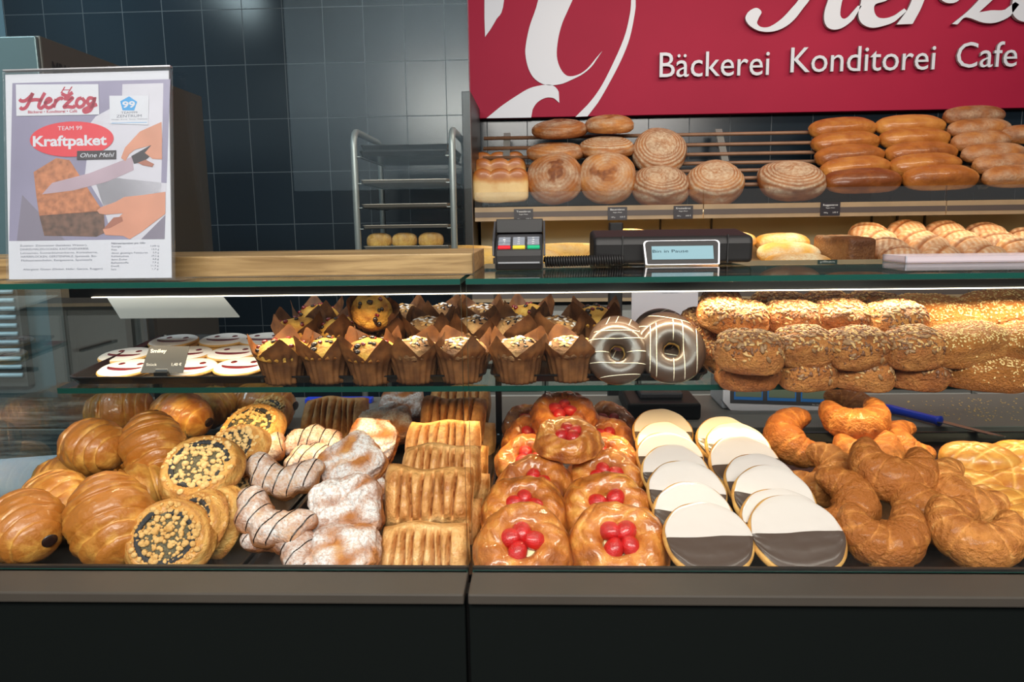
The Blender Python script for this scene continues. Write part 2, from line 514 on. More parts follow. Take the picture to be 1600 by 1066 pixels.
# ------------------------------------------------------------ mesh builder
class MB:
    def __init__(s):
        s.v = []; s.f = []; s.mi = []; s.sm = []; s.tone = []; s.dust = []; s.mats = []

    def mat(s, name):
        if name not in s.mats:
            s.mats.append(name)
        return s.mats.index(name)

    def add(s, vs, fs, mat, smooth=False, tone=None, dust=None, M4=None):
        o = len(s.v)
        i = s.mat(mat)
        if M4 is not None:
            vs = [M4 @ Vector(v) for v in vs]
        s.v += [tuple(v) for v in vs]
        s.f += [tuple(a + o for a in f) for f in fs]
        s.mi += [i] * len(fs)
        s.sm += [smooth] * len(fs)
        s.tone += list(tone) if tone is not None else [0.5] * len(vs)
        s.dust += list(dust) if dust is not None else [0.0] * len(vs)

    def box(s, x0, x1, y0, y1, z0, z1, mat, M4=None):
        vs = [(x, y, z) for z in (z0, z1) for y in (y0, y1) for x in (x0, x1)]
        fs = [(0, 2, 3, 1), (4, 5, 7, 6), (0, 1, 5, 4), (2, 6, 7, 3), (0, 4, 6, 2), (1, 3, 7, 5)]
        s.add(vs, fs, mat, M4=M4)
        return s

    def tube(s, pts, r, mat, n=10, closed=False, M4=None, flat=1.0):
        pts = [Vector(p) for p in pts]
        k = len(pts)
        rs = r if hasattr(r, '__len__') else [r] * k
        vs = []
        up = None
        for i, p in enumerate(pts):
            a = pts[(i - 1) % k] if (closed or i > 0) else p
            b = pts[(i + 1) % k] if (closed or i < k - 1) else p
            t = (b - a)
            t = t.normalized() if t.length > 1e-9 else Vector((0, 0, 1))
            if up is None:
                up = Vector((0, 0, 1)) if abs(t.z) < .9 else Vector((0, 1, 0))
            q = t.cross(up)
            if q.length < 1e-6:
                q = t.orthogonal()
            q.normalize()
            up = q.cross(t).normalized()
            for j in range(n):
                an = 2 * pi * j / n
                vs.append(p + (q * math.cos(an) + up * math.sin(an) * flat) * rs[i])
        fs = []
        for i in range(k if closed else k - 1):
            for j in range(n):
                i2 = (i + 1) % k
                fs.append((i * n + j, i * n + (j + 1) % n, i2 * n + (j + 1) % n, i2 * n + j))
        if not closed:
            fs.append(tuple(range(n))[::-1])
            fs.append(tuple(range((k - 1) * n, k * n)))
        s.add(vs, fs, mat, smooth=True, M4=M4)
        return s

    def prism(s, pts, z0, z1, mat, M4=None, side=None):
        """polygon (x,y) extruded from z0 to z1; triangulated caps"""
        from mathutils.geometry import tessellate_polygon
        n = len(pts)
        tris = tessellate_polygon([[Vector((p[0], p[1], 0)) for p in pts]])
        vs = [(p[0], p[1], z1) for p in pts] + [(p[0], p[1], z0) for p in pts]
        ar = sum(pts[i][0] * pts[(i + 1) % n][1] - pts[(i + 1) % n][0] * pts[i][1] for i in range(n))
        top = []
        for t in tris:
            a, b, c = t
            cr = (pts[b][0] - pts[a][0]) * (pts[c][1] - pts[a][1]) - (pts[c][0] - pts[a][0]) * (pts[b][1] - pts[a][1])
            top.append((a, b, c) if cr > 0 else (a, c, b))
        s.add(vs, top + [(c + n, b + n, a + n) for a, b, c in top], mat, M4=M4)
        sd = [(i, i + n, (i + 1) % n + n, (i + 1) % n) if ar > 0 else (i, (i + 1) % n, (i + 1) % n + n, i + n) for i in range(n)]
        s.add(vs, sd, side or mat, M4=M4)
        return s

    def mesh(s, name):
        me = bpy.data.meshes.new(name)
        me.from_pydata(s.v, [], s.f)
        for m in s.mats:
            me.materials.append(M[m])
        me.polygons.foreach_set('material_index', s.mi)
        me.polygons.foreach_set('use_smooth', s.sm)
        for nm, arr in (('tone', s.tone), ('dust', s.dust)):
            a = me.attributes.new(nm, 'FLOAT', 'POINT')
            a.data.foreach_set('value', arr)
        me.update()
        return me

    def build(s, name, parent=None, bevel=0, seg=2):
        o = bpy.data.objects.new(name, s.mesh(name))
        C.objects.link(o)
        if parent:
            o.parent = parent
        if bevel:
            b = o.modifiers.new('bevel', 'BEVEL')
            b.width = bevel
            b.segments = seg
            b.limit_method = 'ANGLE'
        return o


def tag(o, label=None, cat=None, group=None, kind=None):
    if label: o['label'] = label
    if cat: o['category'] = cat
    if group: o['group'] = group
    if kind: o['kind'] = kind
    return o


def empty(name, loc=(0, 0, 0), label=None, cat=None, group=None):
    o = bpy.data.objects.new(name, None)
    o.empty_display_size = 0.02
    C.objects.link(o)
    o.location = loc
    return tag(o, label, cat, group)


def struct(mb, name, bevel=0):
    return tag(mb.build(name, bevel=bevel), kind='structure')


_txt = {}


def text_geo(body, shear=0.0, bold=0.0):
    key = (body, shear, bold)
    if key in _txt:
        return _txt[key]
    cu = bpy.data.curves.new('lettering', 'FONT')
    cu.body = body
    cu.size = 1
    cu.shear = shear
    cu.offset = bold
    cu.resolution_u = 3
    o = bpy.data.objects.new('lettering', cu)
    me = bpy.data.meshes.new_from_object(o)
    vs = [tuple(v.co) for v in me.vertices]
    fs = [tuple(p.vertices) for p in me.polygons]
    bpy.data.objects.remove(o)
    bpy.data.meshes.remove(me)
    bpy.data.curves.remove(cu)
    _txt[key] = (vs, fs)
    return vs, fs


def put_text(mb, body, x0, x1, y0, h, mat, M4, z=0.0, depth=0.0, shear=0.0, bold=0.0, cap=None, side=None):
    """text fitted from x0 to x1 with its baseline at y0; h = cap height; local xy plane of M4"""
    vs, fs = text_geo(body, shear, bold)
    xs = [v[0] for v in vs]
    a, b = min(xs), max(xs)
    capv = 0.729
    sx = (x1 - x0) / (b - a)
    sy = h / capv
    top = [(x0 + (v[0] - a) * sx, y0 + v[1] * sy, z + depth) for v in vs]
    mb.add(top, fs, mat, M4=M4)
    if depth:
        from collections import Counter
        ed = Counter()
        for f in fs:
            for i in range(len(f)):
                ed[(f[i], f[(i + 1) % len(f)])] += 1
        n = len(top)
        bot = [(v[0], v[1], z) for v in top]
        sides = [(e[0], e[0] + n, e[1] + n, e[1]) for e in ed if (e[1], e[0]) not in ed]
        mb.add(top + bot, sides, side or mat, M4=M4)


def ribbon(pts, sub=8):
    """smooth stroke outline from (x, y, width) control points"""
    P_ = [Vector(p) for p in pts]
    P_ = [P_[0] * 2 - P_[1]] + P_ + [P_[-1] * 2 - P_[-2]]
    q = []
    for i in range(1, len(P_) - 2):
        a, b, c, d = P_[i - 1:i + 3]
        for k in range(sub):
            t = k / sub
            q.append(0.5 * ((2 * b) + (c - a) * t + (2 * a - 5 * b + 4 * c - d) * t * t + (3 * b - a - 3 * c + d) * t ** 3))
    q.append(P_[-2])
    le, ri = [], []
    for i, p in enumerate(q):
        a = q[max(i - 1, 0)]
        b = q[min(i + 1, len(q) - 1)]
        t = Vector((b.x - a.x, b.y - a.y)).normalized()
        n = Vector((-t.y, t.x)) * max(abs(p.z), .004) / 2
        le.append((p.x + n.x, p.y + n.y))
        ri.append((p.x - n.x, p.y - n.y))
    return le, ri


def put_stroke(mb, pts, mat, M4, z=0, depth=0.0002, side=None):
    le, ri = ribbon(pts)
    n = len(le)
    vs = [(x, y, z + depth) for x, y in le] + [(x, y, z + depth) for x, y in ri]
    fs = [(i, n + i, n + i + 1, i + 1) for i in range(n - 1)]
    mb.add(vs, fs, mat, M4=M4)
    if depth > 0.001:
        vb = [(x, y, z) for x, y in le] + [(x, y, z) for x, y in ri]
        sd = []
        for i in range(n - 1):
            sd.append((i, i + 1, 2 * n + i + 1, 2 * n + i))
            sd.append((n + i + 1, n + i, 3 * n + i, 3 * n + i + 1))
        mb.add(vs + vb, sd, side or mat, M4=M4)


# script word "Herzog", unit = cap height 1 (y up)
HERZOG = [
    [(0.02, .62, .02), (.10, .50, .05), (.28, .52, .06), (.50, .78, .05), (.60, .98, .03)],
    [(.62, 1.0, .04), (.52, .70, .13), (.40, .30, .14), (.28, .05, .10), (.12, -.02, .05), (.04, .10, .09)],
    [(1.14, 1.0, .05), (1.02, .70, .13), (.90, .35, .14), (.86, .10, .12), (.96, .0, .06), (1.10, .14, .03)],
    [(.40, .50, .03), (.70, .56, .06), (1.0, .52, .03)],
    [(1.10, .30, .03), (1.28, .38, .04), (1.40, .50, .05), (1.32, .62, .05), (1.20, .50, .10), (1.14, .22, .13), (1.24, .02, .08), (1.40, .06, .03), (1.52, .22, .02)],
    [(1.62, .58, .05), (1.58, .35, .12), (1.50, .02, .12)],
    [(1.58, .35, .03), (1.72, .56, .05), (1.86, .62, .08), (1.92, .52, .06)],
    [(1.96, .60, .04), (2.12, .56, .09), (2.34, .62, .04), (2.14, .32, .04), (1.96, .04, .04), (2.12, .06, .10), (2.36, .02, .05), (2.44, .14, .02)],
    [(2.74, .60, .04), (2.58, .52, .11), (2.50, .25, .13), (2.60, .02, .06), (2.78, .10, .11), (2.86, .36, .12), (2.74, .60, .04)],
    [(3.22, .56, .04), (3.06, .58, .08), (2.98, .36, .12), (3.06, .16, .06), (3.22, .30, .06), (3.30, .60, .08), (3.24, .20, .12), (3.10, -.20, .11), (2.88, -.32, .06), (2.82, -.18, .04), (3.0, -.04, .03), (3.4, .16, .02)],
]


def put_herzog(mb, x0, x1, y0, h, mat, M4, z=0, depth=.0002, side=None, boldx=1.0):
    sx = (x1 - x0) / 3.4
    for st in HERZOG:
        put_stroke(mb, [(x0 + x * sx, y0 + y * h, w_ * h * boldx) for x, y, w_ in st], mat, M4, z, depth, side)


def plane_M(o, xdir, ydir):
    x = Vector(xdir).normalized()
    y = Vector(ydir)
    z = x.cross(y).normalized()
    y = z.cross(x)
    m = Matrix((x, y, z)).transposed().to_4x4()
    m.translation = Vector(o)
    return m
# ============================================================ the setting
struct(MB().box(-2.66, 4.2, 3.80, 3.9, 0, 3.0, 'black_tile'), 'wall_back')
struct(MB().box(-2.76, -2.66, -0.5, 3.9, 0, 3.0, 'wall_blue'), 'wall_left')
struct(MB().box(-4.0, 4.2, -3.0, 3.9, -0.1, 0, 'floor_stone'), 'floor')
struct(MB().box(-4.0, 4.2, -1.5, 3.9, 3.0, 3.1, 'ceiling_paint'), 'ceiling')


def gbox(mb, x0, x1, y0, y1, z0, z1, axis, mat, edge='glass_edge'):
    """glass sheet: broad faces across axis, green on the cut edges"""
    vs = [(x, y, z) for z in (z0, z1) for y in (y0, y1) for x in (x0, x1)]
    fs = {'z': [(0, 2, 3, 1), (4, 5, 7, 6)], 'y': [(0, 1, 5, 4), (2, 6, 7, 3)], 'x': [(0, 4, 6, 2), (1, 3, 7, 5)]}
    mb.add(vs, fs[axis], mat)
    for a in 'xyz':
        if a != axis:
            mb.add(vs, fs[a], edge)
    return mb


struct(MB().box(-1.52, 4.0, -3.0, -2.9, 1.62, 3.0, 'haze_panel_paint'), 'unseen_haze_panel')  # unseen pale panel, added for its hazy reflection in the glass guard
# ------------------------------------------------------------ display case
XL, XR, XS = -0.790, 1.30, -0.083
case = empty('display_case', (0, 1.1, 0), 'long black bakery display case with glass front, top and inner shelf', 'display case')


def cpart(mb, name, parent=None, **k):
    parent = parent or case
    o = mb.build(name, **k)
    o.parent = parent
    o.matrix_parent_inverse = Matrix.Translation((0, -1.1, 0))
    return o


for a, b in ((-1.6, XS - .0022), (XS + .0022, 1.6)):
    cpart(MB().box(a, b, .757, .80, 0.02, .988, 'black_panel'), 'front_panel', bevel=.0015)
    cpart(MB().box(a, b, .7485, .806, .990, 1.0025, 'ledge_metal'), 'front_ledge', bevel=.002)
    cpart(MB().box(a, b, .8065, .812, .985, 1.0055, 'dark_anodised'), 'glass_channel')
cpart(MB().box(-1.6, 1.6, .775, .80, .03, .99, 'dark_seam'), 'inner_frame')
for a, b in ((XL, XS - .003), (XS + .003, XR)):
    cpart(gbox(MB(), a, b, .800, .806, 1.0025, 1.3355, 'y', 'clear_glass'), 'front_glass')
    cpart(gbox(MB(), a - (.5 if a == XL else 0), b, .798, 1.10, 1.336, 1.342, 'z', 'top_glass'), 'top_glass')
cpart(gbox(MB(), XL - .003, XL + .003, .806, 1.44, .985, 1.3355, 'x', 'side_glass', 'grey_plastic'), 'side_glass')
cpart(MB().box(-1.6, 1.6, .812, 1.47, .960, .972, 'black_enamel'), 'deck_sheet')
cpart(MB().box(XL + .1, XR, 1.058, 1.078, 1.302, 1.3355, 'dark_anodised').box(XL + .135, XR, 1.0545, 1.0585, 1.3016, 1.3028, 'led_glow'), 'led_profile')
for x in (XL + .02, XS, 1.28):
    cpart(MB().box(x - .006, x + .006, 1.425, 1.437, .972, 1.3355, 'dark_anodised'), 'corner_post')
sm = gbox(MB(), XL + .092, XR, 0, .305, 0, .008, 'z', 'shelf_glass')
sh = cpart(sm, 'glass_shelf')
sh.location = (0, SH_Y0, SH_Z0 - .008)
sh.rotation_euler = (math.atan(SH_K), 0, 0)
cpart(MB().box(XL + .06, XR, 1.178, 1.192, 1.1672, 1.1735, 'dark_anodised'), 'shelf_light_housing')
for x in (XL + .06, XS, .6, 1.28):
    cpart(MB().box(x - .003, x + .003, SH_Y0 + .29, 1.425, 1.178, 1.184, 'dark_anodised'), 'shelf_bracket')

# ------------------------------------------------------------ counter items on top
bd = MB().box(-1.35, -.079, .875, 1.062, 1.3422, 1.3665, 'oak')
tag(bd.build('wooden_board', bevel=.0012), 'long pale oak board lying on the left glass top behind the poster', 'board')
g = gbox(MB(), -1.35, -.077, .8655, .8715, 1.3424, 2.3, 'y', 'guard_glass', 'silver_trim')
tag(g.build('sneeze_guard'), 'tall clear glass guard standing along the left half of the case top', 'glass guard')


def tray_geo(wd, dp, h=.014, name='tray', mat='black_enamel'):
    mb = MB()
    t = .001

    def ring(ins, z):
        r = .016
        out = []
        for (cx, cy, a0) in ((wd / 2 - r, dp / 2 - r, 0), (-wd / 2 + r, dp / 2 - r, 90), (-wd / 2 + r, -dp / 2 + r, 180), (wd / 2 - r, -dp / 2 + r, 270)):
            for k in range(5):
                a = math.radians(a0 + k * 22.5)
                rr = max(r - ins, .004)
                sx = 1 if cx > 0 else -1
                sy = 1 if cy > 0 else -1
                out.append(((abs(cx) + r - ins - rr) * sx + rr * math.cos(a), (abs(cy) + r - ins - rr) * sy + rr * math.sin(a), z))
        return out
    prof = [(.010, 0), (.003, h - .002), (.0, h - .001), (.0, h + .001), (.0035, h + .001), (.005, h - .001), (.012, .0022)]
    n = 20
    vs = []
    for ins, z in prof:
        vs += ring(ins, z)
    fs = []
    for i in range(len(prof) - 1):
        for j in range(n):
            fs.append((i * n + j, i * n + (j + 1) % n, (i + 1) * n + (j + 1) % n, (i + 1) * n + j))
    fs.append(tuple(range(n))[::-1])
    fs.append(tuple(range((len(prof) - 1) * n, len(prof) * n)))
    mb.add(vs, fs, mat)
    return mb


def deck_tray(x0, x1, label):
    o = tray_geo(x1 - x0, .60, .018).build('baking_tray')
    o.location = ((x0 + x1) / 2, .816 + .30, .9722)
    tag(o, label, 'tray', 'black trays on the case floor')


deck_tray(-.732, -.368, 'black tray on the case floor under the filled croissants')
deck_tray(-.362, -.074, 'black tray on the case floor under the powdered pastries and slit pockets')
deck_tray(-.068, .240, 'black tray on the case floor under the strawberry danishes')
deck_tray(.246, .600, 'black tray on the case floor under the crescents')
deck_tray(.606, .960, 'black tray on the case floor under the pale milk rolls')


def on_shelf(y, h=0.0):
    return SH_Z0 + (y - SH_Y0) * SH_K + h


def shelf_tray(x0, x1, label):
    o = tray_geo(x1 - x0, .285, .012).build('serving_tray')
    y = SH_Y0 + .150
    o.location = ((x0 + x1) / 2, y, on_shelf(y, .0006))
    o.rotation_euler = (math.atan(SH_K), 0, 0)
    tag(o, label, 'tray', 'shallow trays on the glass shelf')


shelf_tray(-.690, -.388, 'shallow dark tray on the glass shelf under the smiley biscuits')
shelf_tray(-.384, -.078, 'shallow dark tray on the glass shelf under the left block of muffins')
shelf_tray(-.072, .238, 'shallow dark tray on the glass shelf holding muffins and donuts')
shelf_tray(.244, .575, 'shallow dark tray on the glass shelf under the square seeded rolls')
shelf_tray(.581, .900, 'shallow dark tray on the glass shelf under the long sesame rolls')

# ------------------------------------------------------------ poster in an acrylic stand
PW, PH = .1905, .232


def poster():
    th = math.radians(8)
    a = P(14, 436, .822)
    a.z = 1.3424
    root = empty('poster_stand', a, 'acrylic stand holding a bread poster, on the left end of the glass top', 'poster')
    root.rotation_euler = (0, 0, math.radians(-1.0))
    M4 = Matrix.Translation((0, .0, .003)) @ Matrix.Rotation(math.radians(90) - th, 4, 'X')
    ac = MB()
    ac.box(-.001, PW + .003, -.002, PH + .004, -.0030, -.0018, 'acrylic', M4)
    ac.box(-.001, PW + .003, -.002, PH + .004, .0018, .0028, 'acrylic', M4)
    ac.box(-.001, PW + .003, PH + .0035, PH + .005, -.0030, .0028, 'silver_trim', M4)
    ac.box(-.001, PW + .012, -.004, .034, 0, .0022, 'acrylic')
    ac.build('acrylic_holder', root)
    mb = MB()

    def uv(x, y):
        t = (y - 105) / (1018 - 105)
        xl = 12 + t * 36
        xr = 736 + t * 46
        return ((x - xl) / (xr - xl) * PW, (1 - t) * PH)

    def poly(pts, mat, lay):
        mb.prism([uv(*p) for p in pts], lay * .00008 - .00006, lay * .00008, mat, M4)

    def rect(x0, y0, x1, y1, mat, lay):
        poly([(x0, y1), (x1, y1), (x1, y0), (x0, y0)], mat, lay)

    def text(body, x0, x1, yb, hp, mat, lay, **k):
        u0, v0 = uv(x0, yb)
        u1, _ = uv(x1, yb)
        put_text(mb, body, u0, u1, v0, hp / 913 * PH, mat, M4, z=lay * .00008 + .00004, **k)
    mb.box(0, PW, 0, PH, -.0012, 0, 'paper_white', M4)
    rect(45, 143, 745, 846, 'poster_photo', 1)
    poly([(420, 560), (745, 600), (745, 846), (600, 846), (500, 800)], 'poster_cloth', 2)
    poly([(535, 160), (715, 160), (722, 640), (470, 700), (380, 560), (400, 330), (535, 250)], 'poster_cloth', 2)
    poly([(420, 300), (535, 240), (535, 330), (360, 380)], 'poster_cloth', 3)
    poly([(100, 640), (300, 846), (80, 846)], 'poster_shadow', 2)
    poly([(640, 846), (745, 740), (745, 846)], 'poster_shadow', 3)
    # loaf
    poly([(150, 540), (250, 480), (310, 490), (445, 690), (470, 720), (180, 735), (165, 650)], 'poster_bread_top', 4)
    poly([(180, 735), (470, 715), (478, 815), (440, 832), (330, 828), (205, 825)], 'poster_bread_side', 4)
    # knife, handle, hands
    poly([(590, 480), (598, 540), (480, 590), (330, 625), (190, 640), (235, 590), (400, 550)], 'poster_blade', 5)
    poly([(585, 478), (700, 415), (715, 440), (640, 505), (598, 512)], 'poster_black', 6)
    poly([(540, 485), (556, 440), (620, 370), (714, 330), (720, 420), (640, 440), (600, 450), (575, 470), (560, 500)], 'poster_skin', 7)
    poly([(645, 465), (700, 400), (718, 400), (722, 495), (680, 492)], 'poster_skin', 8)
    poly([(615, 508), (650, 495), (688, 515), (680, 528), (640, 520)], 'poster_skin_dark', 8)
    poly([(440, 715), (460, 700), (520, 680), (560, 658), (650, 650), (742, 638), (745, 735), (640, 815), (590, 845), (560, 830), (480, 825),
          (468, 800), (520, 765), (556, 730), (480, 735), (450, 730)], 'poster_skin', 7)
    poly([(470, 800), (515, 748), (552, 745), (558, 765), (500, 795)], 'poster_skin_dark', 8)
    # logo box
    poly([(68, 290), (438, 292), (430, 158), (62, 150)], 'paper_white', 9)
    u0, v0 = uv(80, 258)
    u1, _ = uv(428, 258)
    put_herzog(mb, u0, u1, v0, 68 / 913 * PH, 'poster_wine', M4, z=.0008, depth=.00006, boldx=.5)
    text('Bäckerei • Konditorei • Café', 120, 340, 280, 13, 'poster_wine', 10, bold=.02)
    text('H', 262, 318, 194, 30, 'poster_wine', 10, shear=.4)
    put_stroke(mb, [(*uv(268, 196), .0004), (*uv(292, 206), .0014), (*uv(318, 192), .0004)], 'poster_wine', M4, z=.0008)
    # 99 box
    poly([(487, 334), (656, 342), (654, 214), (480, 210)], 'paper_white', 9)
    poly([(541, 276), (592, 278), (604, 240), (568, 215), (529, 236)], 'poster_blue', 10)
    text('99', 540, 596, 264, 28, 'paper_white', 11, bold=.03)
    text('TEAM99', 535, 607, 291, 10, 'paper_print', 10)
    text('ZENTRUM', 515, 626, 307, 12, 'paper_print', 10)
    rect(493, 330, 650, 332, 'poster_blue', 10)
    text('Fitness  Kurse  Sauna  Wellness', 494, 652, 318, 5, 'paper_print', 10)
    # red oval
    ov = [(318 + 187 * math.cos(a), 398 + 78 * math.sin(a)) for a in [i * 2 * pi / 48 for i in range(48)]]
    poly(ov[::-1], 'poster_red', 10)
    text('TEAM 99', 256, 364, 358, 19, 'paper_white', 11)
    text('Kraftpaket', 146, 476, 426, 46, 'paper_white', 11, bold=.03)
    poly([(344, 490), (519, 490), (519, 451), (344, 451)], 'poster_black', 12)
    text('Ohne Mehl', 360, 512, 480, 20, 'paper_white', 13, shear=.3)
    # small print
    y = 872
    for ln, x1 in (('Zutaten: Zitiswasser (belebtes Wasser),', 400), ('DINKELMALZFLOCKEN, KASTANIENERBSE,', 408),
                   ('Leinsamen, Sonnenblumenkerne, Kürbiskerne,', 448), ('HAFERFLOCKEN, GERSTENMALZ, Speisesalz, Bio-', 445),
                   ('Flohsamenschalen, Essigessenz, Speisesalz', 424)):
        text(ln, 95 + (y - 872) * .12, x1, y, 9, 'paper_print', 2)
        y += 16.5
    text('Allergene: Gluten (Dinkel, Hafer, Gerste, Roggen)', 112, 472, 978, 9, 'paper_print', 2)
    text('Nährwertangaben pro 100g', 508, 660, 866, 8, 'paper_print', 2, bold=.02)
    y = 880
    for a_, b_ in (('Energie', '1249 kJ'), ('Fett', '13,9 g'), ('davon gesättigte Fettsäuren', '3,9 g'), ('Kohlenhydrate', '29,2 g'),
                   ('davon Zucker', '4,8 g'), ('Ballaststoffe', '7,9 g'), ('Eiweiß', '11,9 g'), ('Salz', '1,7 g')):
        text(a_, 510, 510 + len(a_) * 6.0, y, 8, 'paper_print', 2)
        text(b_, 722 - len(b_) * 5.5, 722, y, 8, 'paper_print', 2)
        y += 14.5
    mb.build('poster_print', root)


poster()

# ------------------------------------------------------------ card terminal, cable, customer display
def terminal():
    c = P(812, 424, .965)
    root = empty('card_terminal', (c.x, .965, 1.3424), 'grey card payment terminal with red, yellow and green keys on the glass top', 'card terminal')
    # wedge body: local x width, y depth, z up ; profile in yz
    def slab(prof, x0, x1, mat, mb):
        n = len(prof)
        vs = [(x0, y, z) for y, z in prof] + [(x1, y, z) for y, z in prof]
        mb.add(vs, [(i, (i + 1) % n, n + (i + 1) % n, n + i) for i in range(n)] + [tuple(range(n))[::-1], tuple(range(n, 2 * n))], mat)
    mb = MB()
    slab([(-.030, .0), (-.032, .010), (-.030, .0245), (.030, .050), (.040, .050), (.042, 0)], -.0305, .0305, 'grey_plastic', mb)
    mb.build('body', root, bevel=.003)
    mb = MB()
    slab([(-.031, .0), (-.0335, .008), (-.033, .018), (-.031, .0262), (-.027, .0262), (-.027, 0)], -.029, .029, 'black_plastic', mb)
    mb.build('card_slot_front', root, bevel=.0015)
    mb = MB()
    mb.box(-.026, .026, -.0345, -.0333, .0085, .0105, 'silver_trim')
    mb.build('card_slot', root)
    mb = MB()
    for s in (-1, 1):
        x0, x1 = sorted((s * .0310, s * .0335))
        slab([(-.030, .018), (-.026, .036), (.018, .0615), (.026, .058), (.030, .030), (.0, .016)], x0, x1, 'grey_plastic', mb)
        mb.build('key_shield', root, bevel=.0008)
        mb = MB()
    slab([(.012, .046), (.016, .064), (.020, .064), (.024, .048)], -.0305, .0305, 'black_plastic', mb)
    vs = []
    mb.build('screen_hood', root, bevel=.001)
    M4 = Matrix.Translation((0, -.030, .0250)) @ Matrix.Rotation(math.atan2(.0255, .060), 4, 'X')
    for i, m in enumerate(('key_red', 'key_yellow', 'key_green')):
        mb = MB().box(-.0265 + i * .0185, -.0265 + i * .0185 + .016, .001, .0075, 0, .0035, m, M4)
        o = mb.build('function_key', root, bevel=.001)
        tag(o, ('red', 'yellow', 'green')[i] + ' function key')
    for r in range(4):
        for i in range(3):
            x0 = -.0265 + i * .0185
            mb = MB().box(x0, x0 + .0155, .010 + r * .0062, .0148 + r * .0062, 0, .0032, 'key_grey', M4)
            M5 = M4 @ Matrix.Translation((0, 0, .0033))
            put_text(mb, '123456789*0#'[(3 - r if r else 3) * 3 - 3 + i if r else 9 + i], x0 + .006, x0 + .009, .011 + r * .0062, .0028, 'white_text', M5)
            mb.build('number_key', root, bevel=.0006)


terminal()
# coiled cable
a, b = P(851, 412, .975), P(974, 410, 1.01)
pts = []
n = 31
for i in range(n * 12 + 1):
    t = i / (n * 12)
    p = a.lerp(b, t)
    an = t * n * 2 * pi
    sag = .0
    pts.append((p.x, p.y + .0058 * math.cos(an), 1.3424 + .0078 + .0058 * math.sin(an)))
pts += [(b.x + .006, b.y + .006, 1.350), (b.x + .012, b.y + .02, 1.346)]
cb = MB().tube(pts, .0017, 'black_plastic', n=6)
tag(cb.build('coiled_cable'), 'black coiled cable lying on the glass top between card terminal and till display', 'cable')


def till():
    c = P(1049, 420, 1.02)
    root = empty('customer_display', (c.x, 1.04, 1.3424), 'wide black till display box reading a pause message, on the glass top', 'till display')
    mb = MB()
    W = .1065
    prof = [(-.030, .002), (-.033, .028), (-.030, .038), (.050, .047), (.058, .040), (.058, .002)]
    nn = len(prof)
    vs = [(-W, y, z) for y, z in prof] + [(W, y, z) for y, z in prof]
    mb.add(vs, [(i, (i + 1) % nn, nn + (i + 1) % nn, nn + i) for i in range(nn)] + [tuple(range(nn))[::-1], tuple(range(nn, 2 * nn))], 'black_plastic')
    mb.build('housing', root, bevel=.008, seg=4)
    for x in (-.068, .072):
        MB().box(x - .0006, x + .0006, -.0345, -.031, .002, .040, 'dark_seam').build('seam', root)
    for x in (-.07, .07):
        MB().box(x - .012, x + .012, -.02, .04, 0, .006, 'black_plastic').build('foot', root, bevel=.001)
    M4 = Matrix.Translation((.009, -.052, .0015)) @ Matrix.Rotation(math.radians(68), 4, 'X')
    mb = MB()
    w2, h2 = .0505, .034
    pr = []
    for cx, cy, a0 in ((w2 - .005, h2 - .005, 0), (-w2 + .005, h2 - .005, 90), (-w2 + .003, .001, 180), (w2 - .003, .001, 270)):
        for k in range(4):
            an = math.radians(a0 + 30 * k)
            r_ = .005 if a0 < 180 else .001
            pr.append((cx + r_ * math.cos(an), cy + r_ * math.sin(an)))
    mb.prism(pr, -.010, 0, 'silver_trim', M4)
    mb.prism([(x * .955, y * .94 + .001) for x, y in pr], 0, .0008, 'black_plastic', M4)
    f = mb.build('screen_frame', root)
    mb = MB().box(-.040, .041, .007, .0255, .0008, .0014, 'lcd_screen', M4)
    put_text(mb, 'Bin in Pause', -.039, .008, .0165, .0042, 'lcd_text', M4 @ Matrix.Translation((0, 0, .00155)))
    o = mb.build('screen', f)


till()

# clear tray on the glass top at right
mb = MB()
c = P(1411, 421, .99)
x0, x1, y0, y1, z = c.x, c.x + .22, .985, 1.05, 1.3424
gbox(mb, x0, x1, y0, y1, z, z + .002, 'z', 'frosted_plastic', 'frosted_plastic')
gbox(mb, x0, x1, y0, y0 + .002, z, z + .009, 'y', 'frosted_plastic', 'paper_white')
gbox(mb, x0, x1, y1 - .002, y1, z, z + .009, 'y', 'frosted_plastic', 'paper_white')
gbox(mb, x0, x0 + .002, y0, y1, z, z + .009, 'x', 'frosted_plastic', 'paper_white')
gbox(mb, x1 - .002, x1, y0, y1, z, z + .009, 'x', 'frosted_plastic', 'paper_white')
tag(mb.build('clear_coin_tray'), 'low clear plastic tray on the right end of the glass top', 'coin tray')

# ------------------------------------------------------------ inside the case: sheet, price card, notice
mb = MB()
q = [P(165, 462, 1.24), P(345, 461, 1.24), P(374, 496, 1.165), P(188, 498, 1.165)]
mb.add(q + [v + Vector((0, .0015, .0015)) for v in q], [(0, 3, 2, 1), (4, 5, 6, 7), (0, 1, 5, 4), (2, 3, 7, 6), (0, 4, 7, 3), (1, 2, 6, 5)], 'white_sheet')
tag(mb.build('paper_sheet'), 'plain white slanted sheet hanging from the light strip above the smiley biscuits', 'sheet')

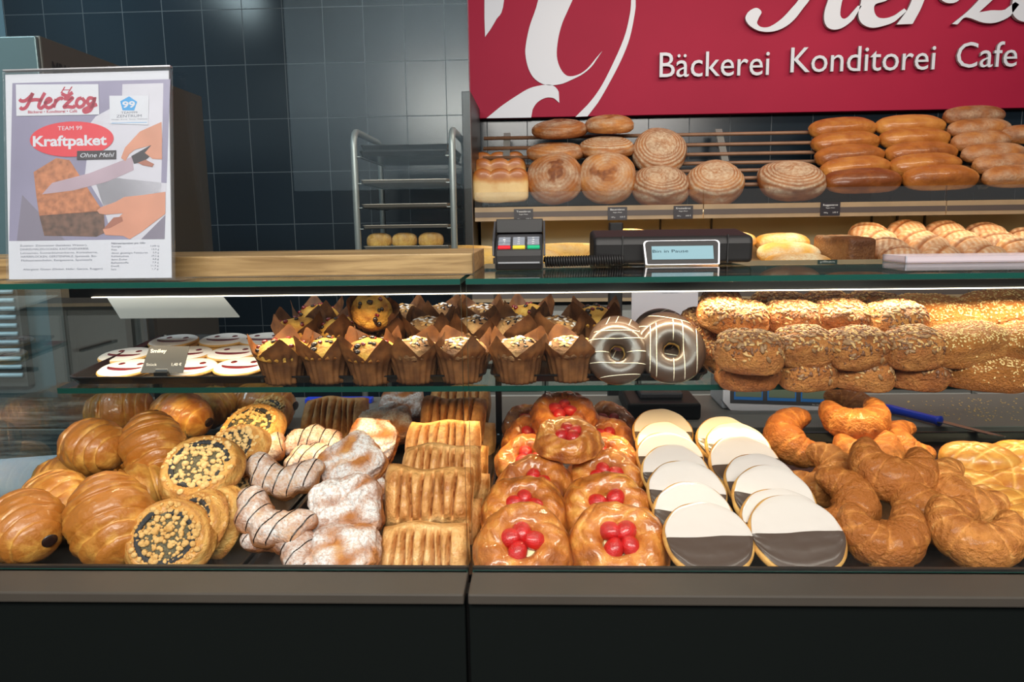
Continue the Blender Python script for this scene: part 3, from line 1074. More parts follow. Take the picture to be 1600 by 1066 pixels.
root = empty('price_card', (PS(237, 585, .02).x, 1.048, on_shelf(1.048, .014)), 'small black price card reading Smiley, clipped before the smiley biscuits', 'price card')
M4 = Matrix.Rotation(math.radians(68), 4, 'X') @ Matrix.Rotation(math.radians(0), 4, 'Z')
mb = MB()
mb.prism([(-.033, 0), (.031, 0), (.037, .040), (-.023, .0405)], -.001, 0, 'card_grey', M4)
put_text(mb, 'Smiley', -.021, .0035, .0305, .0055, 'white_text', M4, z=.0004, bold=.03)
put_text(mb, 'Stück', -.025, -.009, .0105, .0042, 'white_text', M4, z=.0004)
put_text(mb, '1,40 €', .013, .028, .0105, .0042, 'white_text', M4, z=.0004, bold=.02)
mb.build('card', root)
mb = MB().box(-.010, .010, -.006, .004, -.004, .002, 'black_plastic').box(-.009, .009, -.002, .0005, .002, .006, 'silver_trim')
mb.build('clip', root, bevel=.0006)

a = P(988, 575, 1.40)
b = P(1092, 575, 1.40)
c = P(990, 452, 1.40)
hh = c.z - a.z + .01
root = tag(MB().box(0, b.x - a.x, -.001, .001, 0, hh, 'notice_paper').build('notice_sheet'), 'white printed notice to customers hanging behind the donuts', 'notice')
root.location = (a.x, 1.424, 1.3355 - hh)
M4 = Matrix.Rotation(math.radians(90), 4, 'X')
mb = MB()
wq = b.x - a.x
for ln, u0, u1, v, hgt in (('Geehrte Kunden,', .47, .78, .86, .0030), ('bitte kontrollieren Sie Ihr Wechselgeld. Spätere', .24, 1.0, .79, .0030),
                           ('(Bitte) Reklamationen können nicht', .27, .97, .73, .0030), ('anerkannt werden!', .46, .80, .67, .0030), ('Vielen Dank Ihr', .46, .70, .56, .002)):
    put_text(mb, ln, u0 * wq, u1 * wq, v * hh, hgt, 'paper_print', M4, z=.0015)
o = mb.build('printed_text', root)

# ------------------------------------------------------------ worktop behind the case, knife, scale
wt = MB().box(-2.0, 2.6, 1.475, 1.76, .940, .985, 'cabinet_grey')
tag(wt.build('worktop', bevel=.002), 'grey worktop running behind the display case', 'worktop')
o = MB().box(-1.7, XL - .008, .83, 1.47, .9723, .976, 'worn_steel_sheet').build('worn_tray')
tag(o, 'worn dark baking sheet left of the croissants beyond the side glass', 'baking sheet')
o = MB().box(-1.45, -.80, 1.48, 1.755, .9855, .9885, 'worn_steel_sheet').build('worn_tray')
tag(o, 'worn dark baking sheet on the worktop behind the croissants', 'baking sheet')
pl = [PZ(-60, 722, .982), PZ(90, 711, .982), PZ(36, 782, .979), PZ(-60, 815, .979)]
mb = MB()
mb.add(pl + [v + Vector((0, 0, -.0012)) for v in pl], [(0, 3, 2, 1), (4, 5, 6, 7), (0, 1, 5, 4), (1, 2, 6, 5), (2, 3, 7, 6), (3, 0, 4, 7)], 'paper_white')
tag(mb.build('paper_napkin'), 'white paper lying on the worn sheet at the far left', 'paper')
# crumbs
rnd = random.Random(5)
mb = MB()
for k in range(150):
    px = rnd.gauss(1545, 45) if k % 2 else rnd.uniform(1410, 1600)
    py = rnd.uniform(622, 658)
    p = PZ(px, py, .9858)
    s = rnd.uniform(.0006, .0014)
    mb.box(p.x - s, p.x + s, p.y - s, p.y + s * 2, .9853, .9853 + s, 'sesame')
tag(mb.build('sesame_crumbs'), 'scattered sesame crumbs on the grey worktop at right', 'crumbs', kind='stuff')
# knife
a, b, c = PZ(1383, 637, .996), PZ(1470, 661, .993), PZ(1520, 675, .990)
root = empty('knife', a, 'kitchen knife with blue handle lying on the worktop at right', 'knife')
d = (b - a)
ln = d.length
ang = math.atan2(d.y, d.x)
root.rotation_euler = (0, 0, ang)
root.location.z = .996
mb = MB().tube([(-.002, 0, 0), (.002, 0, 0), (.02, 0, 0), (.05, .001, .0), (ln - .012, 0, 0), (ln - .002, 0, 0), (ln, 0, 0)], [.004, .0085, .0095, .0085, .0085, .011, .006], 'blue_handle', n=12)
mb.build('handle', root)
mb = MB().prism([(ln - .002, -.010), (ln + .10, -.008), (ln + .125, .006), (ln - .002, .009)], -.0008, .0008, 'knife_steel')
mb.build('blade', root)


def scale():
    a = P(1136, 630, 1.62)
    b = P(1306, 630, 1.62)
    W = (b.x - a.x)
    root = empty('shop_scale', ((a.x + b.x) / 2, 1.64, .985), 'white shop scale with three blue framed displays, on the worktop under the shelf', 'scale')
    zb = a.z - .985
    z0 = zb
    M4 = Matrix.Translation((0, -.03, z0 - .006)) @ Matrix.Rotation(math.radians(2.2), 4, 'Y') @ Matrix.Rotation(math.radians(80), 4, 'X')
    mb = MB()
    h = .075
    pr = [(-W / 2 + .006, -.012), (W / 2 - .010, -.012), (W / 2 + .006, .010), (W / 2 + .006, h), (-W / 2 - .012, h), (-W / 2 - .012, .008)]
    mb.prism(pr, -.028, 0, 'scale_white', M4)
    hd = mb.build('display_head', root, bevel=.004, seg=3)
    mb = MB().prism([(-W / 2 + .004, .004), (W / 2 - .008, .004), (W / 2 - .004, .012), (W / 2 - .004, h - .003), (-W / 2 + .002, h - .003)], 0, .001, 'grey_plastic', M4)
    put_text(mb, 'Max 15kg  d=5g  Min 100g', W / 2 - .055, W / 2 - .014, .0055, .0025, 'white_text', M4, z=.0012)
    mb.build('display_panel', root)
    for k in range(3):
        x0 = -W / 2 + .012 + k * (W - .020) / 3
        x1 = x0 + (W - .020) / 3 - .010
        mb = MB().box(x0, x1, .012, h - .008, .001, .0018, 'scale_blue', M4)
        mb.box(x0 + .003, x1 - .003, .019, h - .020, .0018, .0024, 'lcd_green', M4)
        mb.build('display_window', root)
    MB().box(-.02, .02, -.005, .03, .06, max(.07, zb + .01), 'scale_white').build('neck', root)
    MB().box(-.13, .13, -.02, .10, .0, .065, 'scale_white').build('scale_body', root, bevel=.006)


scale()

# ------------------------------------------------------------ oven
a = P(62, 55, 1.9)
OX, OZ = a.x, a.z
root = empty('oven', (OX, 2.3, 0), 'tall dark deck oven at the far left behind the poster', 'oven')
MB().box(-1.0, 0, -.40, .50, .02, OZ, 'oven_side').build('body', root, bevel=.004)
MB().box(-1.0, -.004, -.412, -.401, .62, OZ - .004, 'oven_front').build('front_door', root, bevel=.003)
M4 = plane_M((0.0015, -.40, 0), (0, 1, 0), (0, 0, 1))
mb = MB()
t0 = P(75, 130, 1.97)
put_text(mb, 'MIWE', .035, .125, t0.z + .01, .038, 'black_plastic', M4, bold=.04)
mb.build('maker_lettering', root)
x1 = P(33, 500, 1.86).x - OX
zt, zb = P(20, 449, 1.86).z, P(20, 592, 1.86).z
mb = MB().box(-.9, x1, -.442, -.416, zb - .02, zt + .03, 'oven_side')
fr = mb.build('vent_grille', root)
for k in range(11):
    z = zb + (zt - zb) * (k + .5) / 11
    mb = MB().tube([(-.9, -.447, z), (x1 - .008, -.447, z)], .006, 'louvre_metal', n=8)
    mb.build('louvre', fr)
o = MB().box(-1.275, -1.235, 1.86, 1.90, 0, 1.36, 'oven_side')
tag(o.build('equipment_post', bevel=.003), 'dark upright post beside the oven grille', 'post')

# ------------------------------------------------------------ tray rack
def rack():
    xl, xr = P(556, 300, 3.0).x, P(708, 300, 3.0).x
    zt = P(556, 204, 3.0).z
    root = empty('tray_rack', ((xl + xr) / 2, 3.25, 0), 'steel tray trolley with dark baking trays standing before the black tiles', 'tray trolley')
    w2 = (xr - xl) / 2
    for s in (-1, 1):
        pts = [(s * w2, -.25, .12), (s * w2, -.25, zt - .06)]
        for k in range(1, 7):
            a = math.radians(k * 15)
            pts.append((s * w2, -.25 + .06 * (1 - math.cos(a)), zt - .06 + .06 * math.sin(a)))
        pts += [(s * w2, .19, zt)]
        for k in range(1, 7):
            a = math.radians(k * 15)
            pts.append((s * w2, .19 + .06 * math.sin(a), zt - .06 * (1 - math.cos(a))))
        pts += [(s * w2, .25, .12)]
        o = MB().tube(pts, .0135, 'brushed_steel', n=12).build('side_frame', root)
    levels = [P(630, y, 3.0).z for y in (240, 282, 320, 353, 386, 420, 455, 490)]
    for i, z in enumerate(levels):
        for s in (-1, 1):
            x0, x1 = sorted((s * (w2 - .012), s * (w2 - .026)))
            MB().box(x0, x1, -.26, .26, z - .012, z - .009, 'brushed_steel').build('runner', root)
    for y in (-.25, .25):
        MB().box(-w2, w2, y - .01, y + .01, .12, .15, 'brushed_steel').build('cross_bar', root)
    for sx in (-1, 1):
        for y in (-.25, .25):
            mb = MB().tube([(sx * w2 - .012, y, .05), (sx * w2 + .012, y, .05)], .05, 'black_plastic', n=20)
            mb.tube([(sx * w2, y, .05), (sx * w2, y, .13)], .012, 'brushed_steel')
            mb.build('castor', root)
    cx = (xl + xr) / 2
    names = ('topmost', 'second from the top', 'third from the top', 'fourth from the top')
    for i, z in enumerate(levels[:5]):
        n_ = 1 if i else 2
        for k in range(n_):
            o = tray_geo(w2 * 2 - .034, .50, .012 if i else .02, mat='tray_steel' if i else 'black_enamel').build('rack_tray')
            o.location = (cx + (.006 * k), 3.25, z - .0085 + k * .024)
            o.rotation_euler = (0, 0, 0.0)
            if i == 0:
                lb = ('dark tray with raised rim in the trolley, lower of the top two', 'dark empty tray on top in the trolley, nested on another')[k]
            elif i == 4:
                lb = 'trolley tray holding pale baguettes, just above the oak board'
            else:
                lb = 'empty baking tray in the steel trolley, %s' % names[i]
            tag(o, lb, 'tray', 'trays in the trolley')
    return cx, levels[4]


RCX, RCZ = rack()

# ------------------------------------------------------------ red sign
SY = 3.735


def sign():
    A = P(734, 188, SY)
    zb = P(1170, 177, SY).z
    root = empty('shop_sign', (A.x, SY + .03, zb), 'large red shop sign with white lettering on the back wall', 'sign')
    W, H = 3.4, 1.15
    MB().box(0, W, -.03, .03, 0, H, 'sign_red').build('sign_board', root, bevel=.003)
    O = Vector((A.x, SY, zb))
    M4 = plane_M((0, -.0305, 0), (1, 0, 0), (0, 0, 1))

    def loc(p):
        q = P(p[0], p[1], SY)
        return (q.x - O.x, q.z - O.z)

    def shape(pts, name, depth, off):
        # smooth the traced outline
        L_ = [Vector(loc(p)) for p in pts]
        n = len(L_)
        out = []
        for i in range(n):
            a_, b_, c_, d_ = L_[i - 1], L_[i], L_[(i + 1) % n], L_[(i + 2) % n]
            sharp = len(pts[i]) > 2 or len(pts[(i + 1) % n]) > 2
            out.append(tuple(b_))
            if not sharp:
                for t in (.25, .5, .75):
                    out.append(tuple(0.5 * ((2 * b_) + (c_ - a_) * t + (2 * a_ - 5 * b_ + 4 * c_ - d_) * t * t + (3 * b_ - a_ - 3 * c_ + d_) * t ** 3)))
        mb = MB().prism(out, off, off + depth, 'sign_white', M4, side='sign_edge')
        mb.build(name, root)
    c = 1
    shape([(757, -60, c), (757, 30), (758, 58, c), (766, 47), (776, 30), (786, 12), (796, -60, c)], 'monogram_stroke', .004, 0)
    shape([(852, -70, c), (841, 0), (828, 40), (822, 68), (821, 86), (826, 108), (836, 124), (853, 133), (875, 132), (893, 125), (912, 115), (927, 101), (941, 80, c), (933, 89),
           (918, 107), (903, 117), (887, 119), (876, 108), (870, 88), (872, 62), (878, 38), (887, 17), (900, -12), (925, -70, c)], 'monogram_stroke', .004, 0)
    shape([(986, -60, c), (986, 0), (983, 28), (974, 62), (955, 105), (937, 139), (918, 164), (899, 183, c), (918, 182, c), (934, 161), (952, 130), (971, 93), (984, 59), (992, 19), (993, 0), (992, -60, c)], 'monogram_stroke', .004, 0)
    shape([(760, 185, c), (782, 167), (807, 150), (828, 138), (850, 133), (864, 134), (873, 144), (874, 161, c), (866, 154), (853, 153), (840, 160), (832, 172), (830, 184, c)], 'monogram_stroke', .004, 0)
    dp = (.018, .012)
    shape([(1175, 16), (1166, 22), (1162, 32), (1169, 43), (1184, 51), (1203, 52), (1221, 46), (1237, 34), (1252, 15), (1263, 0), (1285, -40, c), (1268, -40, c), (1246, 0),
           (1234, 15), (1218, 32), (1200, 44), (1187, 45), (1180, 39), (1183, 30), (1187, 22), (1182, 16)], 'raised_letter', *dp)
    shape([(1303, -40, c), (1291, 0), (1285, 19), (1284, 34), (1289, 45), (1300, 49), (1314, 45), (1330, 32), (1342, 12, c), (1336, 12, c), (1322, 28), (1314, 32), (1309, 26), (1311, 8), (1318, -14), (1328, -40, c)], 'raised_letter', *dp)
    shape([(1352, -30), (1341, 6), (1337, 27), (1343, 40), (1358, 46), (1376, 43), (1394, 36), (1412, 20, c), (1408, 16, c), (1394, 26), (1380, 31), (1368, 30), (1362, 22), (1363, 10), (1380, 4), (1396, -8), (1404, -30)], 'raised_letter', *dp)
    shape([(1436, -40, c), (1424, -8), (1412, 20), (1396, 41, c), (1421, 40, c), (1432, 20), (1442, -4), (1456, -40, c)], 'raised_letter', *dp)
    shape([(1462, -10), (1466, 3), (1478, 8), (1492, 4), (1500, -12), (1480, -24)], 'raised_letter', *dp)
    shape([(1482, 40, c), (1496, 29), (1512, 15), (1530, -6), (1538, -30, c), (1566, -30, c), (1548, 0), (1524, 22, c), (1542, 19), (1564, 18), (1580, 6, c), (1586, 10, c), (1572, 28), (1550, 38), (1530, 38), (1510, 31), (1500, 31), (1490, 41)], 'raised_letter', *dp)
    shape([(1588, -30), (1577, 0), (1575, 20), (1582, 32), (1596, 37), (1614, 33), (1632, 10), (1636, -30)], 'raised_letter', *dp)
    M5 = M4 @ Matrix.Translation((0, 0, .012))
    for body, a_, b_ in (('Bäckerei', (1029, 124), (1199, 117)), ('Konditorei', (1232, 116), (1456, 109)), ('Cafe', (1489, 109), (1583, 104))):
        p0, p1 = loc(a_), loc(b_)
        mb = MB()
        put_text(mb, body, p0[0], p1[0], (p0[1] + p1[1]) / 2, 37 * SY / F, 'sign_white', M5, depth=.014, side='sign_edge')
        mb.build('lettering', root)
    mb = MB()
    q = loc((1611, 88))
    mb.prism([(q[0] + .035 * math.cos(a), q[1] + .035 * math.sin(a)) for a in [i * pi / 8 for i in range(16)]], .012, .026, 'sign_white', M4, side='sign_edge')
    mb.build('bullet_dot', root)


sign()

# ------------------------------------------------------------ bread shelf unit on the back wall
BX0, BX1 = P(742, 330, 3.15).x, 2.9
ZR0, ZR1 = 1.412, 1.470


def breadshelf():
    root = empty('bread_shelf', (BX0, 3.4, 0), 'wall bread shelf with slatted rest, wooden price rail and clear lip', 'bread shelf')
    I = Matrix.Translation((-BX0, -3.4, 0))

    def b(mb, name, **k):
        o = mb.build(name, root, **k)
        o.matrix_parent_inverse = Matrix.Identity(4)
        o.location = (-BX0, -3.4, 0)
        return o
    segs = [(BX0, P(1099, 330, 3.15).x - .002), (P(1099, 330, 3.15).x + .002, P(1478, 330, 3.15).x - .002), (P(1478, 330, 3.15).x + .002, BX1)]
    for x0, x1 in segs:
        mb = MB().box(x0, x1, 3.15, 3.168, ZR0, ZR1, 'rail_wood').box(x0, x1, 3.1485, 3.150, ZR0 + .016, ZR0 + .038, 'rail_stripe')
        b(mb, 'price_rail')
        mb = gbox(MB(), x0, x1, 3.158, 3.162, ZR1 + .001, ZR1 + .062, 'y', 'acrylic', 'silver_trim')
        b(mb, 'clear_lip')
        mb = MB().box(x0, x1, 2.945, 2.96, 1.09, 1.150, 'rail_wood').box(x0, x1, 2.9435, 2.945, 1.105, 1.128, 'rail_stripe')
        b(mb, 'price_rail')
    b(MB().box(BX0, BX1, 3.168, 3.40, ZR1 - .02, ZR1 - .004, 'rail_wood'), 'shelf_board')
    for yy, pyx in zip((3.36, 3.40, 3.445, 3.49, 3.53, 3.575, 3.62), (291, 281, 269, 257, 243, 228, 212)):
        z = P(1000, pyx, yy).z
        mb = MB().tube([(BX0 + .01, yy, z), (BX1, yy, z)], .0085, 'dowel_wood', n=10)
        b(mb, 'dowel')
    for px in (792, 1126, 1500):
        x = P(px, 240, 3.6).x
        z0, z1 = P(1000, 300, 3.38).z, P(1000, 204, 3.66).z
        mb = MB()
        mb.add([(x - .016, 3.375, z0), (x + .016, 3.375, z0), (x + .016, 3.655, z1), (x - .016, 3.655, z1),
                (x - .016, 3.40, z0 - .01), (x + .016, 3.40, z0 - .01), (x + .016, 3.68, z1 - .01), (x - .016, 3.68, z1 - .01)],
               [(0, 1, 2, 3), (4, 7, 6, 5), (0, 4, 5, 1), (1, 5, 6, 2), (2, 6, 7, 3), (3, 7, 4, 0)], 'brushed_steel')
        b(mb, 'dowel_bracket')
    # upright at the left end, back boards
    b(MB().box(BX0 - .05, BX0 - .012, 3.20, 3.69, .0, 1.95, 'dark_anodised'), 'side_upright', bevel=.003)
    b(MB().box(BX0, BX1, 3.46, 3.475, 1.16, ZR0 + .045, 'olive_board'), 'back_board')
    for px in (1032, 1112, 1362, 1402, 1445):
        x = P(px, 355, 3.45).x
        b(MB().box(x - .004, x + .004, 3.452, 3.459, 1.28, 1.43, 'dark_seam'), 'board_gap')
    mb = MB()
    mb.add([(BX0, 2.96, 1.185), (BX1, 2.96, 1.185), (BX1, 3.44, 1.275), (BX0, 3.44, 1.275), (BX0, 2.96, 1.150), (BX1, 2.96, 1.150), (BX1, 3.44, 1.24), (BX0, 3.44, 1.24)],
           [(0, 1, 2, 3), (4, 7, 6, 5), (0, 4, 5, 1), (1, 5, 6, 2), (2, 6, 7, 3), (3, 7, 4, 0)], 'rail_wood')
    b(mb, 'lower_shelf')
    mb = MB().box(BX0, BX1, 3.44, 3.46, 1.26, 1.285, 'rail_wood')
    b(mb, 'rest_bar')


breadshelf()
for i, (px, py, side, txt) in enumerate(((818, 338, 'toast loaves', 'Toastbrot'), (965, 335, 'cracked round loaf', 'Bauernbrot'), (1068, 333, 'low floured loaf', 'Krustenbrot'), (1298, 328, 'dark glossy loaf', 'Roggenbrot'))):
    x = P(px, py, 3.14).x
    z = P(px, py + 9, 3.14).z
    mb = MB().box(x - .040, x + .040, 3.1445, 3.1475, z, z + .054, 'poster_black')
    M4 = plane_M((x - .040, 3.1443, z), (1, 0, 0), (0, 0, 1))
    put_text(mb, txt, .010, .070, .040, .008, 'white_text', M4)
    put_text(mb, 'Roggen, Weizen', .022, .058, .030, .004, 'white_text', M4)
    put_text(mb, '1000 g', .014, .030, .010, .005, 'white_text', M4)
    put_text(mb, '3,95 €', .050, .072, .010, .006, 'white_text', M4)
    tag(mb.build('price_label'), 'small black price label on the wooden rail under the %s' % side, 'price label', 'price labels on the bread shelf rail')
# base cabinets behind the case
cx = [-.29, .02, .40, .80, 1.25, 1.75, 2.3, 2.9]
for i in range(7):
    root = empty('base_cabinet', ((cx[i] + cx[i + 1]) / 2, 3.2, 0), 'pale grey base cabinet under the bread shelf, number %d from the left' % (i + 1), 'cabinet', 'base cabinets')
    root['label'] = ['leftmost pale base cabinet under the bread shelf', 'second base cabinet from the left under the bread shelf', 'third base cabinet, behind the strawberry danishes',
                     'fourth base cabinet, behind the two tone biscuits', 'fifth base cabinet, behind the scale', 'sixth base cabinet, behind the blue knife', 'rightmost base cabinet under the bread shelf'][i]
    w_ = cx[i + 1] - cx[i] - .006
    MB().box(-w_ / 2, w_ / 2, -.20, .25, .0, 1.07, 'cabinet_grey').build('carcass', root)
    MB().box(-w_ / 2 + .01, w_ / 2 - .01, -.222, -.202, .72, 1.05, 'cabinet_pale').build('drawer', root, bevel=.002)
    MB().box(-w_ / 2 + .01, w_ / 2 - .01, -.222, -.202, .08, .70, 'cabinet_pale').build('door', root, bevel=.002)
# dark upright between cabinets and worktop (till column)
p0 = P(955, 600, 1.9)
tag(MB().box(p0.x - .016, p0.x + .016, 1.80, 1.84, .0, 1.40, 'black_plastic').build('till_column', bevel=.003), 'dark slim upright column behind the shelf, left of the notice', 'column')
x0, x1 = P(975, 640, 1.6).x, P(1085, 640, 1.6).x
root = empty('label_printer', ((x0 + x1) / 2, 1.62, .985), 'low black printer on the worktop behind the biscuits', 'printer')
w2 = (x1 - x0) / 2
MB().box(-w2, w2, -.09, .10, 0, .036, 'black_plastic').build('body', root, bevel=.006)
MB().box(-w2 * .6, w2 * .6, -.05, .05, .036, .05, 'grey_plastic').build('lid', root, bevel=.004)
tag(MB().box(P(478, 624, 1.70).x, P(582, 624, 1.70).x, 1.69, 1.715, .985, .997, 'blue_handle').build('blue_scraper', bevel=.002), 'blue plastic handle on the worktop behind the lone slit pocket', 'scraper')
# downlights
for i, (x, y) in enumerate(((-1.4, -.3), (-.5, -.9), (.7, -.9), (1.6, -.3))):
    root = empty('ceiling_light', (x, y, 3.0), ['leftmost', 'second', 'third', 'rightmost'][i] + ' round ceiling downlight over the shop floor', 'ceiling light', 'ceiling downlights')
    mb = MB().prism([(.09 * math.cos(a), .09 * math.sin(a)) for a in [k * pi / 12 for k in range(24)]], -.012, -.0005, 'scale_white')
    mb.build('trim_ring', root)
    mb = MB().prism([(.07 * math.cos(a), .07 * math.sin(a)) for a in [k * pi / 12 for k in range(24)]], -.014, -.0125, 'lamp_glow')
    mb.build('lens', root)
# ============================================================ baked goods: shape generators
_cs = {}


def csphere(n):
    """cube sphere directions and quads"""
    if n in _cs:
        return _cs[n]
    idx, vs, fs = {}, [], []

    def vid(p):
        k = (round(p[0] * n), round(p[1] * n), round(p[2] * n))
        if k not in idx:
            idx[k] = len(vs)
            q = Vector([math.tan(c * pi / 4) for c in p]).normalized()
            vs.append(q)
        return idx[k]
    for ax in range(3):
        for s in (-1, 1):
            for i in range(n):
                for j in range(n):
                    q = []
                    for a, b in ((i, j), (i + 1, j), (i + 1, j + 1), (i, j + 1)):
                        u, v = -1 + 2 * a / n, -1 + 2 * b / n
                        p = [0, 0, 0]
                        p[ax] = s
                        p[(ax + 1) % 3] = u
                        p[(ax + 2) % 3] = v
                        q.append(vid(p))
                    fs.append(tuple(q if s > 0 else q[::-1]))
    _cs[n] = (vs, fs)
    return vs, fs


def sellip(d, a, b, c, p):
    r = (abs(d.x) ** p + abs(d.y) ** p + abs(d.z) ** p) ** (-1 / p)
    return Vector((d.x * r * a, d.y * r * b, d.z * r * c))


def nz(p, s, seed=0):
    return noise.noise(Vector((p[0] * s + seed * 7.31, p[1] * s - seed * 3.17, p[2] * s + seed * 1.7)))


def fb(p, s, seed=0, o=4):
    return noise.fractal(Vector((p[0] * s + seed * 7.31, p[1] * s - seed * 3.17, p[2] * s + seed * 1.7)), 1.0, 2.0, o)


def blob(mat, n, fn):
    ds, fs = csphere(n)
    v, t, u = [], [], []
    for d in ds:
        p, a, b = fn(d)
        v.append(p); t.append(a); u.append(b)
    mb = MB()
    mb.add(v, fs, mat, smooth=True, tone=t, dust=u)
    return mb


def clamp(x, a=0.0, b=1.0):
    return a if x < a else b if x > b else x


def sstep(a, b, x):
    t = clamp((x - a) / (b - a))
    return t * t * (3 - 2 * t)


def sweep(mat, n, m, cen, rad, flat=0.75, ends=True):
    """cen(t)->(point, normalU, normalV); rad(t, th)->(r, tone, dust); t in -1..1"""
    mb = MB()
    v, to, du = [], [], []
    for i in range(n + 1):
        t = -1 + 2 * i / n
        c, U, V = cen(t)
        for j in range(m):
            th = 2 * pi * j / m
            r, a, b = rad(t, th)
            v.append(c + U * (math.cos(th) * r) + V * (math.sin(th) * r * flat))
            to.append(a); du.append(b)
    fs = []
    for i in range(n):
        for j in range(m):
            fs.append((i * m + j, i * m + (j + 1) % m, (i + 1) * m + (j + 1) % m, (i + 1) * m + j))
    fs.append(tuple(range(m))[::-1])
    fs.append(tuple(range(n * m, n * m + m)))
    mb.add(v, fs, mat, smooth=True, tone=to, dust=du)
    return mb


def arc_centre(L_, bend, twist=0.0):
    """spine bent in the local xy plane; opening towards +y"""
    def cen(t):
        if abs(bend) < 1e-4:
            return Vector((t * L_ / 2, 0, 0)), Vector((0, 1, 0)), Vector((0, 0, 1))
        R_ = L_ / bend
        a = t * bend / 2
        c = Vector((R_ * math.sin(a), R_ * (1 - math.cos(a)) - R_ * .35 * (bend / pi), twist * t * t))
        return c, Vector((-math.sin(a), math.cos(a), 0)), Vector((0, 0, 1))
    return cen


def croissant(mat, L_, R_, bend, nseg, seed, tip=.3, flat=.85, depth=.16, hole=False, skew=.05, dust=0.0, n=96, m=40, pw=2.0):
    rnd = random.Random(seed)
    bounds = [0]
    for k in range(nseg):
        bounds.append(bounds[-1] + 1.0 + rnd.uniform(-.15, .15) - .06 * k)
    tot = bounds[-1]
    bounds = [b / tot * 1.0 for b in bounds]
    bounds[0] = -.01

    def rad(t, th):
        s = 1 if t >= 0 else -1
        u = abs(t) + skew * math.sin(th + seed + (0 if s > 0 else 1.3)) * (1 - abs(t) ** 4) + .012 * nz((t * 3, math.cos(th), math.sin(th)), 2, seed)
        # the middle layer is wide
        u2 = clamp(u, 0, .9999)
        k = 0
        for q in range(nseg):
            if u2 >= bounds[q]:
                k = q
        f = (u2 - bounds[k]) / (bounds[k + 1] - bounds[k])
        env = (tip + (1 - tip) * (1 - u2 ** pw) ** .75)
        step = 1 - k * .012
        sh = math.sin(pi / 2 * clamp(f / .16)) * .55 + .45 * math.sin(pi * clamp(.15 + f * .8))
        if k == 0:
            sh = 1 - .25 * f * f
        if f > .9:
            sh *= 1 - .35 * ((f - .9) / .1) ** 2
        p = (t * 2, math.cos(th), math.sin(th))
        r = R_ * env * step * (1 + depth * (sh - .55)) * (1 + .07 * fb(p, 1.4, seed) + .030 * fb(p, 6, seed))
        tone = .15 + .62 * clamp(sh) + .16 * math.sin(th) + .30 * nz(p, 2.6, seed)
        if math.sin(th) < -.7:
            tone += .25
        if abs(t) > .86:
            e = (abs(t) - .86) / .14
            r *= math.sqrt(max(0, 1 - .90 * e * e))
        return max(r, .0004), tone, dust * clamp(.4 + math.sin(th))
    return sweep(mat, n, m, arc_centre(L_, bend), rad, flat)


def disc(mat, R_, prof, seed=0, nr=26, nt=96, under=-.004, outline=None, base_t=.3, ur=.8):
    """prof(rn, th) -> (z, tone, dust); closed round pastry lying on z ~ 0"""
    mb = MB()
    v, to, du = [], [], []
    rings = [(i + .0) / nr for i in range(nr + 1)]
    z, a, b = prof(0, 0)
    v.append((0, 0, z)); to.append(a); du.append(b)
    for r in rings[1:]:
        for j in range(nt):
            th = 2 * pi * j / nt
            o = outline(th) if outline else 1.0
            z, a, b = prof(r, th)
            rr = r * R_ * (1 + (o - 1) * r)
            v.append((rr * math.cos(th), rr * math.sin(th), z)); to.append(a); du.append(b)
    under_r = [1.0 + .012, .985, ur, ur * .5]
    zs = [.35, .12, 0, 0]
    for q, r in enumerate(under_r):
        for j in range(nt):
            th = 2 * pi * j / nt
            o = outline(th) if outline else 1.0
            z, a, b = prof(1, th)
            rr = r * R_ * (1 + (o - 1))
            v.append((rr * math.cos(th), rr * math.sin(th), under + (z - under) * zs[q])); to.append(base_t + .2); du.append(0)
    v.append((0, 0, under)); to.append(base_t); du.append(0)
    fs = [(0, 1 + j, 1 + (j + 1) % nt) for j in range(nt)]
    tot = nr + len(under_r)
    for i in range(tot - 1):
        o1, o2 = 1 + i * nt, 1 + (i + 1) * nt
        for j in range(nt):
            fs.append((o1 + j, o2 + j, o2 + (j + 1) % nt, o1 + (j + 1) % nt))
    o1 = 1 + (tot - 1) * nt
    fs += [(o1 + (j + 1) % nt, o1 + j, len(v) - 1) for j in range(nt)]
    mb.add(v, fs, mat, smooth=True, tone=to, dust=du)
    return mb


def slab(mat, W, D, fn, nx=54, ny=38, px=5, under=0.0):
    """fn(u, v) -> (x, y, z, tone, dust), u and v in -1..1"""
    mb = MB()
    v, to, du = [], [], []
    for j in range(ny + 1):
        for i in range(nx + 1):
            x, y, z, a, b = fn(-1 + 2 * i / nx, -1 + 2 * j / ny)
            v.append((x, y, z)); to.append(a); du.append(b)
    k = nx + 1
    off = len(v)
    for j in range(ny + 1):
        for i in range(nx + 1):
            x, y, z = v[j * k + i]
            e = i in (0, nx) or j in (0, ny)
            v.append((x, y, z if e else under + (z - under) * .03)); to.append(.45); du.append(0)
    fs = []
    for j in range(ny):
        for i in range(nx):
            a = j * k + i
            fs.append((a, a + 1, a + k + 1, a + k))
            fs.append((off + a, off + a + k, off + a + k + 1, off + a + 1))
    def lk(a, b):
        fs.append((a, off + a, off + b, b))
    for i in range(nx):
        lk(i, i + 1) if False else fs.append((i + 1, i, off + i, off + i + 1))
        a = ny * k + i
        fs.append((a, a + 1, off + a + 1, off + a))
    for j in range(ny):
        a = j * k
        fs.append((a, a + k, off + a + k, off + a))
        a = j * k + nx
        fs.append((a + k, a, off + a, off + a + k))
    mb.add(v, fs, mat, smooth=True, tone=to, dust=du)
    return mb


def bvh(mb):
    return BVHTree.FromPolygons([Vector(v) for v in mb.v], mb.f)


